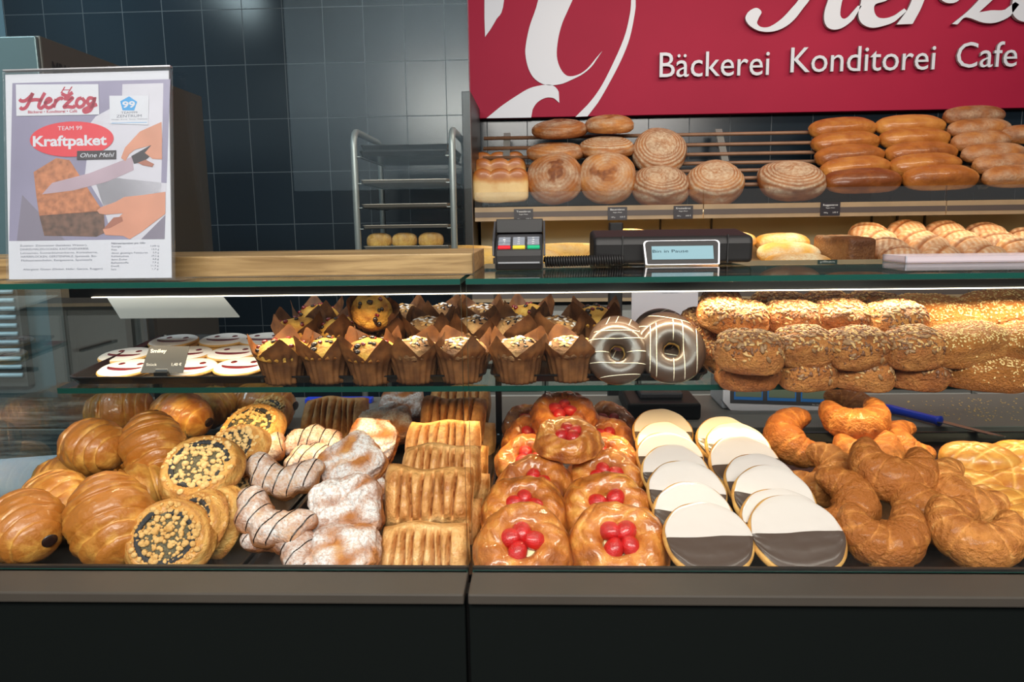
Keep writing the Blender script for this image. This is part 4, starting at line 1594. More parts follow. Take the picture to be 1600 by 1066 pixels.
def drape(tree, path, r, mat, lift=0.0003, n=5, flat=.6):
    """tubes following the top surface along 2D paths"""
    mb = MB()
    seg = []

    def flush():
        nonlocal seg
        if len(seg) > 2:
            rs = [r * (.55 if i in (0, len(seg) - 1) else (.8 + .4 * abs(math.sin(i * 1.7)))) for i in range(len(seg))]
            mb.tube(seg, rs, mat, n=n, flat=flat)
        seg = []
    for (x0, y0), (x1, y1) in zip(path[:-1], path[1:]):
        k = max(2, int(math.hypot(x1 - x0, y1 - y0) / .0022))
        for i in range(k):
            t = i / k
            x, y = x0 + (x1 - x0) * t, y0 + (y1 - y0) * t
            h = tree.ray_cast(Vector((x, y, .2)), Vector((0, 0, -1)))
            if h[0] is None or h[1].z < .25:
                flush()
            else:
                seg.append(h[0] + Vector((0, 0, lift)))
    flush()
    return mb


def scatter(tree, W, D, count, seed, kinds, rmin=0.35, clump=None):
    """little grains lying on the surface, one mesh"""
    rnd = random.Random(seed)
    mb = MB()
    ds, fs = csphere(2)
    k = 0
    tries = 0
    while k < count and tries < count * 4:
        tries += 1
        x, y = rnd.uniform(-W, W), rnd.uniform(-D, D)
        h = tree.ray_cast(Vector((x, y, .2)), Vector((0, 0, -1)))
        if h[0] is None or h[1].z < rmin or rnd.random() > h[1].z + .4:
            continue
        if clump and not clump(x, y, rnd):
            continue
        m, a, b, c = kinds[rnd.randrange(len(kinds))]
        s = rnd.uniform(.75, 1.25)
        nrm = h[1]
        X = Matrix.Rotation(rnd.uniform(0, 2 * pi), 3, nrm) @ nrm.orthogonal().normalized()
        Y = nrm.cross(X)
        c0 = h[0] + nrm * c * .35 * s
        mb.add([c0 + X * d.x * a * s + Y * d.y * b * s + nrm * d.z * c * s for d in ds], fs, m, smooth=True)
        k += 1
    return mb


PROTO = {}


def proto(key, body, kids=()):
    """kids: (name, mesh, label, kind, matrix)"""
    PROTO[key] = (body, list(kids))


_ctr = {}


def inst(key, name, loc, rot, label, cat, group, scale=1.0, base=False):
    body, kids = PROTO[key]
    if not hasattr(scale, '__len__'):
        scale = (scale,) * 3
    if not base:
        if key not in _ctr:
            co = np.array([v.co for v in body.vertices])
            _ctr[key] = Vector((co.max(0) + co.min(0)) / 2)
        loc = Vector(loc) - rot @ Vector([a * b for a, b in zip(_ctr[key], scale)])
    o = bpy.data.objects.new(name, body)
    C.objects.link(o)
    if not hasattr(scale, '__len__'):
        scale = (scale,) * 3
    o.matrix_world = Matrix.Translation(loc) @ rot.to_4x4() @ Matrix.Diagonal((*scale, 1))
    tag(o, label, cat, group)
    for nm, me, lb, kd, mx in kids:
        c = bpy.data.objects.new(nm, me)
        C.objects.link(c)
        c.parent = o
        if mx is not None:
            c.matrix_local = mx
        tag(c, lb, None, None, kd)
    return o


def Rt(tilt=0, spin=0, yaw=0, roll=0):
    """spin about the item's own axis, tilt its top towards the customer, then yaw / lean sideways"""
    r = math.radians
    return (Matrix.Rotation(r(yaw), 3, 'Z') @ Matrix.Rotation(r(roll), 3, 'Y') @ Matrix.Rotation(r(tilt), 3, 'X') @ Matrix.Rotation(r(spin), 3, 'Z'))


# ------------------------------------------------------------ prototypes
# filled croissants (thick, bluntly ended, with chocolate showing at one end)
def hole_part(L_, r, seed, x):
    mb = blob('dark_chocolate', 6, lambda d: (Vector((x + d.x * .002, d.y * r, d.z * r * .85)), 0, 0))
    return ('chocolate_end', mb.mesh('chocolate_end'), 'dark chocolate filling showing at the end', None, None)


for i, sd in enumerate((3, 11, 27)):
    mb = croissant('croissant_crust', .122, .0435, .25, 4, sd, tip=.40, flat=.88, depth=.24, skew=.06)
    proto('choc%d' % i, mb.mesh('filled_croissant'), [hole_part(.122, .0095, sd, .0602), hole_part(.122, .0085, sd, -.0602)])
for i, sd in enumerate((5, 8, 21)):
    mb = croissant('crescent_crust', .152, .0300, (4.5, 4.2, 4.7)[i], 5, sd, tip=.30, flat=.95, depth=.14, skew=.07, m=36, n=110, pw=1.6)
    proto('cres%d' % i, mb.mesh('crescent'))


# strawberry danish
def berry_mesh(seed):
    def fn(d):
        t = d.y
        r = .0105 * (1 - .22 * t - .18 * t * t)
        if t > .2:
            r *= 1 - .45 * (t - .2)
        return Vector((d.x * r * 1.0, d.y * .0160, max(d.z, -.25) * r * .95)) * (1 + .04 * nz(d, 2, seed)), 0, 0
    return blob('strawberry_red', 10, fn).mesh('strawberry')


berries = [berry_mesh(s) for s in (1, 2, 3)]


def danish(seed):
    rnd = random.Random(seed)
    R_ = .0605
    amp = [rnd.uniform(-.035, .035) for _ in range(5)]

    def outl(th):
        return 1 + sum(a * math.sin((k + 1.5 + (k % 2)) // 1 * th + k * 2.1 + seed) for k, a in enumerate(amp)) * .6 + .012 * math.sin(9 * th + seed)

    def prof(r, th):
        x, y = r * math.cos(th), r * math.sin(th)
        rim = clamp((r - .26) / .74)
        z = .010 + .019 * math.sin(pi * clamp(rim, 0, 1) ** .80) ** .8 if r > .26 else .010
        edge = 1 - sstep(.88, 1.0, r)
        z = z * (.25 + .75 * edge) if r > .88 else z
        # pleats running round the ring and folds
        pl = math.sin(th * 2.5 + 6.5 * r + 2.4 * nz((x, y, 0), 1.6, seed) + seed)
        fold = math.sin(11 * th + 9 * r + 4 * nz((x, y, .5), 1.3, seed))
        z += .0036 * pl * rim * edge + .0014 * fold * rim * edge + .0045 * fb((x, y, 0), 3.2, seed) * rim
        c = abs(math.sin(th * 1.5 + 3.2 * r + 1.5 * nz((x, y, 2), 1.2, seed)))
        cre = math.exp(-(c / .10) ** 2) * rim
        z -= .0035 * cre * edge
        tone = .52 + .20 * fold * rim + .25 * nz((x, y, 0), 2.5, seed) - .40 * cre + (.22 if r > .93 else 0) - (.2 if r < .3 else 0)
        return z, tone, 0
    return disc('danish_crust', R_, prof, seed, nr=32, nt=120, outline=outl, under=0)


for i, sd in enumerate((4, 9, 15)):
    mb = danish(sd)
    cu = blob('custard', 8, lambda d: (Vector((d.x * .0245 * (1 + .1 * math.sin(3 * math.atan2(d.y, d.x) + sd)), d.y * .0235, .0100 + d.z * .0055)), 0, 0))
    kids = [('custard', cu.mesh('custard'), 'pale yellow custard', None, None)]
    rnd = random.Random(sd + 50)
    for k in range(4):
        a = (90, 0, 180, 270)[k] + rnd.uniform(-18, 18) + i * 20
        rr = rnd.uniform(.0160, .0185)
        a_ = math.radians(a)
        mx = (Matrix.Translation((rr * math.cos(a_), rr * math.sin(a_), .0190)) @ Matrix.Rotation(a_ - pi / 2 + rnd.uniform(-.5, .5), 4, 'Z')
              @ Matrix.Rotation(math.radians(-18), 4, 'X') @ Matrix.Scale(rnd.uniform(1.0, 1.2), 4))
        kids.append(('strawberry', berries[(k + i) % 3], None, None, mx))
    proto('dan%d' % i, mb.mesh('strawberry_danish'), kids)


# poppy snail with crumble
def snail(seed):
    R_ = .055

    def outl(th):
        return 1 + .03 * math.sin(2 * th + seed) + .02 * math.sin(3 * th + 1.3 * seed)

    def prof(r, th):
        x, y = r * math.cos(th), r * math.sin(th)
        edge = 1 - sstep(.86, 1.0, r) * .75
        z = (.019 + .002 * math.cos(r * 9)) * edge + .0018 * fb((x, y, 0), 6, seed)
        lay = math.sin(r * 40 + 3 * nz((x, y, 0), 1.5, seed)) * sstep(.7, .85, r)
        z += .0010 * lay
        tone = .42 + .25 * lay + .2 * nz((x, y, 0), 3, seed) + .2 * sstep(.85, 1, r)
        return z, tone, 0
    return disc('snail_crust', R_, prof, seed, nr=26, nt=84, outline=outl, under=0)


for i, sd in enumerate((2, 6)):
    mb = snail(sd)
    cen_ = blob('poppy_centre', 10, lambda d: (Vector((d.x * .0350, d.y * .0350, .0185 + d.z * .0032 + .0006 * nz(d, 4, sd))), 0, 0))
    both = MB()
    both.add(mb.v, mb.f, 'snail_crust')
    both.add(cen_.v, cen_.f, 'poppy_centre')
    tree = bvh(both)
    ring = [(.036 * (1 - a / 40) * math.cos(a * 1.0 + sd), .036 * (1 - a / 40) * math.sin(a * 1.0 + sd)) for a in np.linspace(0, 6.0, 50)]
    pop = drape(tree, ring, .0036, 'poppy_filling', lift=.0004, n=6, flat=.45)
    cl = scatter(tree, .042, .042, 230, sd, [('crumble', .0028, .0024, .0020), ('crumble', .0040, .0034, .0028), ('crumble', .0018, .0016, .0014)],
                 clump=lambda x, y, r: (math.hypot(x, y) < .044 and r.random() < (.75 if math.hypot(x, y) < .030 else .35)))
    proto('snail%d' % i, mb.mesh('poppy_snail'), [('poppy_centre', cen_.mesh('poppy_centre'), 'greenish poppy seed centre', None, None), ('poppy_spiral', pop.mesh('poppy_spiral'), 'dark poppy seed filling', None, None),
                                                   ('crumble_topping', cl.mesh('crumble_topping'), 'pale crumble', 'stuff', None)])


# sugared horseshoe with chocolate lines
def horseshoe(seed):
    def rad(t, th):
        p = (t * 2.2, math.cos(th), math.sin(th))
        env = (1 - abs(t) ** 5) ** .5 * (1 - .10 * abs(t))
        out = clamp(-math.cos(th))
        lobes = abs(math.sin(t * 7.5 + seed))
        r = .0245 * env * (1 + .12 * fb(p, 1.3, seed) + .03 * fb(p, 6, seed)) * (1 + .30 * out * (lobes - .55))
        top = clamp(math.sin(th))
        return max(r, .0005), .45 + .2 * nz(p, 2, seed) + .35 * (1 - top) * .6, clamp(top * 1.1 - .1) * (.65 + .5 * nz(p, 2.2, seed + 3))
    return sweep('sugared_crust', 84, 36, arc_centre(.135, 3.2), rad, .82)


for i, sd in enumerate((1, 7)):
    mb = horseshoe(sd)
    tree = bvh(mb)
    rnd = random.Random(sd)
    path = []
    for k in range(7):
        x = -.06 + k * .020
        path += [(x + rnd.uniform(-.004, .004), -.055), (x + .016 + rnd.uniform(-.006, .006), .075)][::(1 if k % 2 else -1)]
    dz = drape(tree, path, .0010, 'dark_chocolate')
    proto('shoe%d' % i, mb.mesh('sugared_horseshoe'), [('chocolate_drizzle', dz.mesh('chocolate_drizzle'), 'thin dark chocolate lines', None, None)])


# sugared pocket
def pocket(seed):
    def fn(d):
        p = sellip(d, .044, .040, .024, 3.8)
        q = (d.x, d.y, d.z)
        wr = math.sin(6.5 * (d.x * math.cos(seed) + d.y * math.sin(seed)) + 5 * nz(q, 1.3, seed)) * clamp(d.z + .2)
        k = abs(nz(q, 1.9, seed + 2))
        p = p * (1 + .045 * wr + .07 * fb(q, 1.6, seed) + .03 * fb(q, 6, seed + 4)) + Vector((0, 0, -.006 * math.exp(-(k / .07) ** 2) * clamp(d.z)))
        p.z = max(p.z, -.017) + .0175
        return p, .55 + .3 * (1 - clamp(d.z)) * .5 + .25 * nz(q, 3, seed), clamp(d.z * 1.8 - .15) * clamp(.70 + .45 * wr + 1.3 * nz(q, 1.6, seed + 9))
    return blob('sugared_crust', 30, fn)


for i, sd in enumerate((2, 5, 8)):
    proto('pock%d' % i, pocket(sd).mesh('sugared_pocket'))


# slit pocket
def lattice(seed, nsl=7):
    rnd = random.Random(seed)
    W, D = .060, .042
    sl = [-.62 + 1.24 * k / (nsl - 1) + rnd.uniform(-.03, .03) for k in range(nsl)]

    def fn(u, v):
        # rounded outline
        x = W * u * (1 - .05 * v * v) * (1 + .02 * math.sin(3 * v + seed))
        y = D * v * (1 - .06 * math.cos(u * 2.6 + seed)) + .002 * math.sin(u * 5 + seed)
        ex = (1 - abs(u) ** 7) ** .45
        ey = (1 - abs(v) ** 3.2) ** .5
        body = .030 * ex * ey
        lo = sstep(.88, .55, abs(v)) if False else 1 - sstep(.55, .86, abs(v))
        g = 0
        ridge = 0
        for s in sl:
            dd = (u - s - .03 * math.sin(v * 2 + s * 9)) / .034
            g = max(g, math.exp(-dd * dd))
        dn = min(abs(u - s) for s in sl)
        ridge = clamp(dn / .10)
        z = body * (1 - .62 * g * lo) + .0035 * math.sin(ridge * pi / 2) * lo * ex
        z += .0012 * fb((u, v, 0), 3, seed) * ex * ey
        tone = .42 + .18 * ridge * lo - .35 * g * lo + .22 * nz((u * 2, v * 2, 0), 1.3, seed) + .35 * sstep(.8, 1, abs(v)) * .6 + .2 * sstep(.9, 1, abs(u))
        if g * lo > .8:
            tone = .8  # slit bottoms dark like holes: recess shade put into the tone, not browning
        return x, y, z + .0005, tone, 0
    return slab('lattice_crust', W, D, fn, nx=110, ny=40)


for i, sd in enumerate((3, 12, 14)):
    proto('latt%d' % i, lattice(sd, (7, 6, 6)[i]).mesh('slit_pocket'))


# two tone biscuits: face up (+z)
def ameri(seed):
    R_ = .0535
    mb = MB()

    def prof(r, th):
        return .0045 * (1 - .2 * r ** 4), .35 + .4 * sstep(.9, 1, r), 0
    nt, v, to = 72, [], []
    rr = [0, .3, .6, .8, .93, 1.0, 1.0, .93, .75, .5, .25, 0]
    zz = [0, 0, 0, -.0002, -.001, -.004, -.007, -.0125, -.0185, -.022, -.0235, -.024]
    tt = [.3, .3, .3, .4, .6, .75, .7, .5, .4, .4, .4, .4]
    for r, z, t in zip(rr, zz, tt):
        for j in range(nt):
            a = 2 * pi * j / nt
            w = 1 + .012 * math.sin(3 * a + seed) + .008 * math.sin(7 * a)
            v.append((R_ * r * w * math.cos(a), R_ * r * w * math.sin(a), z))
            to.append(t + .15 * nz((math.cos(a), math.sin(a), r), 2, seed))
    fs = []
    for i in range(len(rr) - 1):
        for j in range(nt):
            fs.append((i * nt + j, (i + 1) * nt + j, (i + 1) * nt + (j + 1) % nt, i * nt + (j + 1) % nt))
    mb.add(v, fs, 'shortcrust', smooth=True, tone=to)

    def half(sgn, mat, ang, top):
        m2 = MB()
        v, fs = [], []
        n, k = 40, 10
        for i in range(k + 1):
            s = i / k
            for j in range(n + 1):
                a = pi * j / n * (1 if sgn > 0 else -1)
                x = math.cos(a)
                y = math.sin(a)
                w = (1 + .012 * math.sin(3 * a + seed) + .01 * math.sin(9 * a + seed))
                x0 = x * R_ * .945 * w
                y0 = (.0006 * math.sin(x * 5) + s * (y * R_ * .945 * w))
                e = min(s, 1 - s) if False else (1 - s)
                zz_ = top * min(1, (max(e, 0) * 9) ** .5) * min(1, ((1 - abs(x)) * 14 + .0) ** .5)
                zz_ += .00035 * fb((x * 2, y0 * 60, 0), 1.5, seed)
                if sgn < 0 and s > .12 and s < .95:
                    q = s - .0
                    zz_ += .0005 * math.sin(q * 18) * (1 if s > .6 else .3)
                v.append((x0, y0, max(zz_, 0) + .0002))
        for i in range(k):
            for j in range(n):
                a = i * (n + 1) + j
                q = (a, a + n + 1, a + n + 2, a + 1)
                fs.append(q[::-1] if sgn > 0 else q)
        m2.add(v, fs, mat, smooth=True)
        return m2
    # face winding: make sure normals look up
    def fix(m2):
        p = [Vector(m2.v[i]) for i in m2.f[len(m2.f) // 2]]
        if (p[1] - p[0]).cross(p[2] - p[0]).z < 0:
            m2.f = [f[::-1] for f in m2.f]
        return m2
    w_ = fix(half(1, 'white_icing', 0, .0017))
    c_ = fix(half(-1, 'chocolate_icing', 0, .0014))
    return mb, [('white_icing', w_.mesh('white_icing'), 'white icing half', None, None), ('chocolate_icing', c_.mesh('chocolate_icing'), 'dark chocolate icing half', None, None)]


for i in range(2):
    mb, kids = ameri(i * 2 + 1)
    proto('amer%d' % i, mb.mesh('two_tone_biscuit'), kids)


# smiley biscuit: two discs, jam between, icing, eyes and mouth of jam
def smiley(seed):
    R_ = .0415
    mb = MB()
    nt = 60
    rr = [0, .9, .985, 1, .99, .95, .94, .985, 1, .985, .9, 0]
    zz = [0, 0, .0008, .0025, .0045, .0052, .0068, .0075, .0095, .0110, .0118, .0118]
    v = [(R_ * r * math.cos(2 * pi * j / nt), R_ * r * math.sin(2 * pi * j / nt), z) for r, z in zip(rr, zz) for j in range(nt)]
    fs = [(i * nt + j, i * nt + (j + 1) % nt, (i + 1) * nt + (j + 1) % nt, (i + 1) * nt + j) for i in range(len(rr) - 1) for j in range(nt)]
    mb.add(v, fs, 'shortcrust', smooth=True, tone=[.45] * len(v))
    ic = MB()
    rr = [0, .5, .88, .93, .955]
    zz = [.0132, .0132, .0130, .0126, .0119]
    v = [(R_ * r * (1 + .01 * math.sin(5 * 2 * pi * j / nt + seed)) * math.cos(2 * pi * j / nt), R_ * r * math.sin(2 * pi * j / nt), z) for r, z in zip(rr, zz) for j in range(nt)]
    fs = [(i * nt + j, (i + 1) * nt + j, (i + 1) * nt + (j + 1) % nt, i * nt + (j + 1) % nt) for i in range(4) for j in range(nt)]
    ic.add(v, fs, 'smiley_icing', smooth=True)
    kids = [('icing', ic.mesh('icing'), 'white icing', None, None)]

    def patch(pts, nm):
        n = len(pts)
        cx, cy = sum(p[0] for p in pts) / n, sum(p[1] for p in pts) / n
        v = [(cx, cy, .01365)] + [(cx + (x - cx) * .8, cy + (y - cy) * .8, .0136) for x, y in pts] + [(x, y, .0130) for x, y in pts]
        f = [(0, 1 + i, 1 + (i + 1) % n) for i in range(n)] + [(1 + i, 1 + n + i, 1 + n + (i + 1) % n, 1 + (i + 1) % n) for i in range(n)]
        m2 = MB()
        m2.add(v, f, 'jam', smooth=True)
        return (nm, m2.mesh(nm), 'dark red jam', None, None)
    for s in (-1, 1):
        kids.append(patch([(s * .0155 + .0052 * math.cos(a), .013 + .0062 * math.sin(a)) for a in [k * pi / 8 for k in range(16)]], 'eye'))
    up = [(.0275 * math.sin(a), -.0085 - .0170 * (math.cos(a) - .35) - .000) for a in np.linspace(-1.2, 1.2, 13)]
    lowr = [(.0265 * math.sin(a), -.0065 - .0105 * (math.cos(a) - .35)) for a in np.linspace(1.1, -1.1, 11)]
    kids.append(patch([(float(a), float(b)) for a, b in up + lowr], 'mouth'))
    return mb, kids


for i in range(2):
    mb, kids = smiley(i)
    # the mouth patch is a crescent: rebuild it as a strip so that it never fans across the face
    a_ = np.linspace(-1.25, 1.25, 17)
    v, f = [], []
    for k, a in enumerate(a_):
        th = .0058 * max(math.cos(a / 1.25 * pi / 2), 0) ** .6 + .0008
        x, y = .0285 * math.sin(a) / math.sin(1.25), -.0025 - .0135 * (math.cos(a) - .3)
        v += [(x, y + th, .0131), (x, y + th * .6, .0138), (x, y - th * .6, .0138), (x, y - th, .0131)]
    for k in range(16):
        for q in range(3):
            f.append((k * 4 + q, k * 4 + q + 1, k * 4 + q + 5, k * 4 + q + 4))
    m2 = MB(); m2.add(v, [x for x in f], 'jam', smooth=True)
    kids[-1] = ('mouth', m2.mesh('mouth'), 'dark red jam smile', None, None)
    proto('smile%d' % i, mb.mesh('smiley_biscuit'), kids)


# muffin in a tulip paper
def muffin(seed, cake):
    rnd = random.Random(seed)
    mb = MB()
    nt, nz_ = 96, 16
    v, fs = [], []
    ph = -pi / 2 + rnd.uniform(-.15, .15)
    for i in range(nz_ + 1):
        s = i / nz_
        for j in range(nt):
            a = 2 * pi * j / nt
            pet = 1 - abs((((a - ph + .12 * math.sin(a * 3 + seed)) * 4 / (2 * pi)) % 1) * 2 - 1)
            top = .044 + .034 * pet
            z = top * s
            u = z / .050
            r = .0235 + .0095 * min(u, 1) + .012 * max(u - .75, 0) ** 1.0
            r += .0012 * math.sin(a * 22 + seed) * (1 - clamp(u - .9)) * (1 if u < 1 else .4)
            r += .0035 * nz((math.cos(a) * 1.5, math.sin(a) * 1.5, z * 40), 1, seed) * clamp(u)
            r -= .004 * pet * max(u - 1.1, 0) * (1 if j % 2 else 1)
            v.append((r * math.cos(a), r * math.sin(a), z))
    for i in range(nz_):
        for j in range(nt):
            fs.append((i * nt + j, i * nt + (j + 1) % nt, (i + 1) * nt + (j + 1) % nt, (i + 1) * nt + j))
    fs.append(tuple(range(nt))[::-1])
    mb.add(v, fs, 'muffin_paper', smooth=True)
    crust = 'cake_crumb' if cake == 'gold' else 'nut_cake_crumb'

    def fn(d):
        q = (d.x, d.y, d.z)
        r = .0325 * (1 + .06 * fb(q, 2.0, seed))
        p = Vector((d.x * r, d.y * r, .043 + d.z * (.021 if d.z > 0 else .012) * (1 + .10 * fb(q, 2.6, seed + 3))))
        return p, .42 + .5 * nz(q, 2.2, seed) + .12 * (1 - clamp(d.z)), .0
    ck = blob(crust, 18, fn)
    kids = [('cake', ck.mesh('cake'), 'golden cake dome' if cake == 'gold' else 'brown nut cake dome', None, None)]
    tree = bvh(ck)
    if cake == 'gold':
        ch = scatter(tree, .026, .026, 14, seed, [('dark_chocolate', .0042, .0034, .0030), ('jam', .0034, .003, .003)])
        kids.append(('filling_bits', ch.mesh('filling_bits'), 'dark fruit and chocolate bits', 'stuff', None))
    else:
        ch = scatter(tree, .024, .024, 46, seed, [('seed_tan', .0050, .0022, .0012), ('dark_chocolate', .0042, .002, .0012), ('smiley_icing', .0038, .0022, .0010)])
        kids.append(('nut_topping', ch.mesh('nut_topping'), 'chopped nuts and chocolate flakes', 'stuff', None))
    return mb, kids


for i, (sd, ck) in enumerate(((1, 'gold'), (4, 'gold'), (6, 'nut'), (9, 'nut'))):
    mb, kids = muffin(sd, ck)
    proto('muf%d' % i, mb.mesh('muffin'), kids)


# donut (face = +z)
def torus_pt(a, b, R_, r, fl=.85):
    return ((R_ + r * math.cos(b)) * math.cos(a), (R_ + r * math.cos(b)) * math.sin(a), r * fl * math.sin(b))


def donut(seed, lines):
    R_, r = .0272, .0172
    mb = MB()
    na, nb = 64, 28
    v = [Vector(torus_pt(2 * pi * i / na, 2 * pi * j / nb, R_, r)) for i in range(na) for j in range(nb)]
    fs = [(i * nb + j, ((i + 1) % na) * nb + j, ((i + 1) % na) * nb + (j + 1) % nb, i * nb + (j + 1) % nb) for i in range(na) for j in range(nb)]
    mb.add(v, fs, 'donut_dough', smooth=True)
    gl = MB()
    v, fs = [], []
    nb2 = 22
    for i in range(na):
        a = 2 * pi * i / na
        e = .06 * math.sin(5 * a + seed) + .04 * math.sin(9 * a)
        for j in range(nb2 + 1):
            t = j / nb2
            b = (-.28 + e) + t * (pi - .02 - e * .4)
            th = .0013 * min(1, min(t, 1 - t) * 8 + .05)
            v.append(torus_pt(a, b, R_, r + th))
    for i in range(na):
        for j in range(nb2):
            fs.append((i * (nb2 + 1) + j, ((i + 1) % na) * (nb2 + 1) + j, ((i + 1) % na) * (nb2 + 1) + j + 1, i * (nb2 + 1) + j + 1))
    gl.add(v, fs, 'milk_chocolate_glaze', smooth=True)
    tree = bvh(gl)
    rnd = random.Random(seed)
    path = []
    if lines == 'h':
        for k in range(5):
            y = -.034 + k * .017
            path += [(-.048, y + rnd.uniform(-.004, .004)), (.048, y + rnd.uniform(-.004, .004))][::(1 if k % 2 else -1)]
    else:
        for k in range(5):
            x = -.034 + k * .016
            path += [(x + rnd.uniform(-.004, .004), -.048), (x + rnd.uniform(-.003, .007), .048)][::(1 if k % 2 else -1)]
    dz = drape(tree, path, .0006, 'white_drizzle', lift=.0002)
    return mb, [('chocolate_glaze', gl.mesh('chocolate_glaze'), 'shiny brown chocolate glaze', None, None), ('drizzle', dz.mesh('drizzle'), 'cream coloured drizzle lines', None, None)]


for i, ln in enumerate('hv'):
    mb, kids = donut(i + 1, ln)
    proto('donut%d' % i, mb.mesh('donut'), kids)


# seeded rolls
SEEDS = [('seed_tan', .0042, .0016, .0008), ('seed_tan', .0030, .0018, .0009), ('seed_brown', .0022, .0012, .0007), ('seed_green', .0050, .0026, .0011), ('seed_brown', .0036, .0018, .0010), ('seed_brown', .0030, .0016, .0009)]
SESAME = [('sesame', .0017, .0010, .0006), ('sesame', .0015, .0010, .0006), ('seed_tan', .0018, .001, .0006)]


def roll(mat, a, b, c, p, seed):
    def fn(d):
        q = (d.x, d.y, d.z)
        v = sellip(d, a, b, c, p) * (1 + .07 * fb(q, 1.3, seed))
        v.z = max(v.z, -c * .62) + c * .62
        return v, .52 - .18 * (1 - abs(d.z)) + .35 * nz(q, 1.7, seed) + .15 * clamp(d.z), 0
    return blob(mat, 20, fn)


for i, sd in enumerate((1, 5, 9)):
    mb = roll('seeded_crust', .0435, .035, .027, 2.9, sd)
    st = scatter(bvh(mb), .045, .037, 330, sd, SEEDS, rmin=.02)
    proto('roll%d' % i, mb.mesh('seeded_roll'), [('seed_topping', st.mesh('seed_topping'), 'mixed seeds', 'stuff', None)])
for i, sd in enumerate((2, 6)):
    mb = roll('sesame_crust', .064, .035, .028, 2.8, sd)
    st = scatter(bvh(mb), .066, .038, 520, sd, SESAME, rmin=.02)
    proto('ses%d' % i, mb.mesh('sesame_roll'), [('sesame_topping', st.mesh('sesame_topping'), 'pale sesame seeds', 'stuff', None)])


# milk roll with cross cuts
def milkroll(seed):
    def fn(d):
        q = (d.x, d.y, d.z)
        v = sellip(d, .056, .031, .024, 2.5)
        x, y = v.x, v.y
        cut = 0
        for s in (1, -1):
            for o in (-.02, .012):
                cut = max(cut, math.exp(-((x + s * y * 1.1 - o) / .0028) ** 2))
        cut *= clamp(d.z * 2)
        v *= 1 + .04 * fb(q, 1.3, seed)
        v.z = max(v.z - .0018 * cut, -.015) + .015
        return v, .55 * sstep(-.1, .5, d.z) + .12 - .45 * cut + .15 * nz(q, 2, seed), 0
    return blob('milk_roll_crust', 28, fn)


for i in range(2):
    proto('milk%d' % i, milkroll(i + 2).mesh('milk_roll'))


# loaves
def round_loaf(seed, style, a=.125, b=.118, c=.072):
    rnd = random.Random(seed)
    cracks = [(rnd.uniform(-.4, .4), rnd.uniform(-.35, .35), rnd.uniform(0, pi), rnd.uniform(.3, .6)) for _ in range(3)]

    def fn(d):
        q = (d.x, d.y, d.z)
        v = sellip(d, a, b, c, 2.3) * (1 + .04 * fb(q, 1.1, seed))
        x, y = v.x / a, v.y / b
        r = math.hypot(x, y)
        up = clamp(d.z * 3 + .6)
        tone = .45 + .2 * nz(q, 2, seed)
        du = .0
        if style == 'ring':
            g = .5 + .5 * math.sin(r * 62 + 1.2 * nz(q, 2, seed))
            side = sstep(.42, .6, r)
            du = up * (side * (.02 + .98 * g) + (1 - side) * (.88 + .1 * nz(q, 4, seed)))
            v *= 1 - .008 * (1 - g) * side * up
            s = 0
            for cx, cy, an, ln in cracks:
                w = (x - cx * .4) * math.cos(an) + (y - cy * .4) * math.sin(an)
                t = -(x - cx * .4) * math.sin(an) + (y - cy * .4) * math.cos(an)
                s = max(s, math.exp(-((w + .06 * math.sin(t * 9)) / .022) ** 2) * (1 - sstep(ln * .55, ln * .75, abs(t))))
            du *= 1 - .8 * s * up
            v -= d * (.003 * s * up)
        elif style == 'crack':
            du = up * (.26 + .8 * nz(q, 2, seed) + .15 * math.sin(r * 50))
            cr = 0
            for cx, cy, an, ln in cracks[:2]:
                w = (x - cx * .5) * math.cos(an) + (y - cy * .5) * math.sin(an)
                t = -(x - cx * .5) * math.sin(an) + (y - cy * .5) * math.cos(an)
                wd = .15 + .12 * nz(q, 4, seed)
                cr = max(cr, (1 - sstep(wd * .6, wd, abs(w + .18 * nz((t * 2, 0, 0), 1.5, seed)))) * (1 - sstep(ln * .7, ln, abs(t))))
            du *= 1 - cr
            tone = tone * (1 - cr) + cr * (.75 + .3 * nz(q, 9, seed))
            v += d * (.007 * cr * (.2 + nz(q, 6, seed)))
        v.z = max(v.z, -c * .55)
        return v, tone, clamp(du * .9)
    return blob('floured_loaf_crust', 34, fn)


for i, sd in enumerate((3, 8, 14)):
    proto('ring%d' % i, round_loaf(sd, 'ring').mesh('round_loaf'))
for i, sd in enumerate((5, 12)):
    proto('crack%d' % i, round_loaf(sd, 'crack').mesh('round_loaf'))


def long_loaf(mat, a, b, c, seed, du=0.0, tb=.5):
    def fn(d):
        q = (d.x * 2, d.y, d.z)
        v = sellip(d, a, b, c, 2.6) * (1 + .035 * fb(q, .9, seed))
        v.z = max(v.z, -c * .6)
        return v, tb + .30 * nz(q, .8, seed) - .3 * sstep(.1, -.5, d.z), clamp(du * (.5 + 1.2 * nz(q, 1.2, seed)) * clamp(d.z * 2 + .5))
    return blob(mat, 26, fn)


for i, sd in enumerate((1, 4)):
    proto('gloss%d' % i, long_loaf('glossy_loaf_crust', .160, .062, .058, sd, tb=.42).mesh('long_loaf'))
proto('glossdark', long_loaf('glossy_loaf_crust', .165, .066, .056, 7, tb=.98).mesh('long_loaf'))
for i, sd in enumerate((2, 9)):
    proto('rye%d' % i, long_loaf('floured_loaf_crust', .155, .062, .055, sd, du=.40, tb=.55).mesh('long_loaf'))
proto('bag0', long_loaf('yellow_loaf_crust', .20, .052, .042, 3, du=.3, tb=.35).mesh('baguette'))
for i, sd in enumerate((2, 5)):
    proto('tiger%d' % i, long_loaf('yellow_loaf_crust', .135, .085, .045, sd, du=.8, tb=.35).mesh('flat_loaf'))


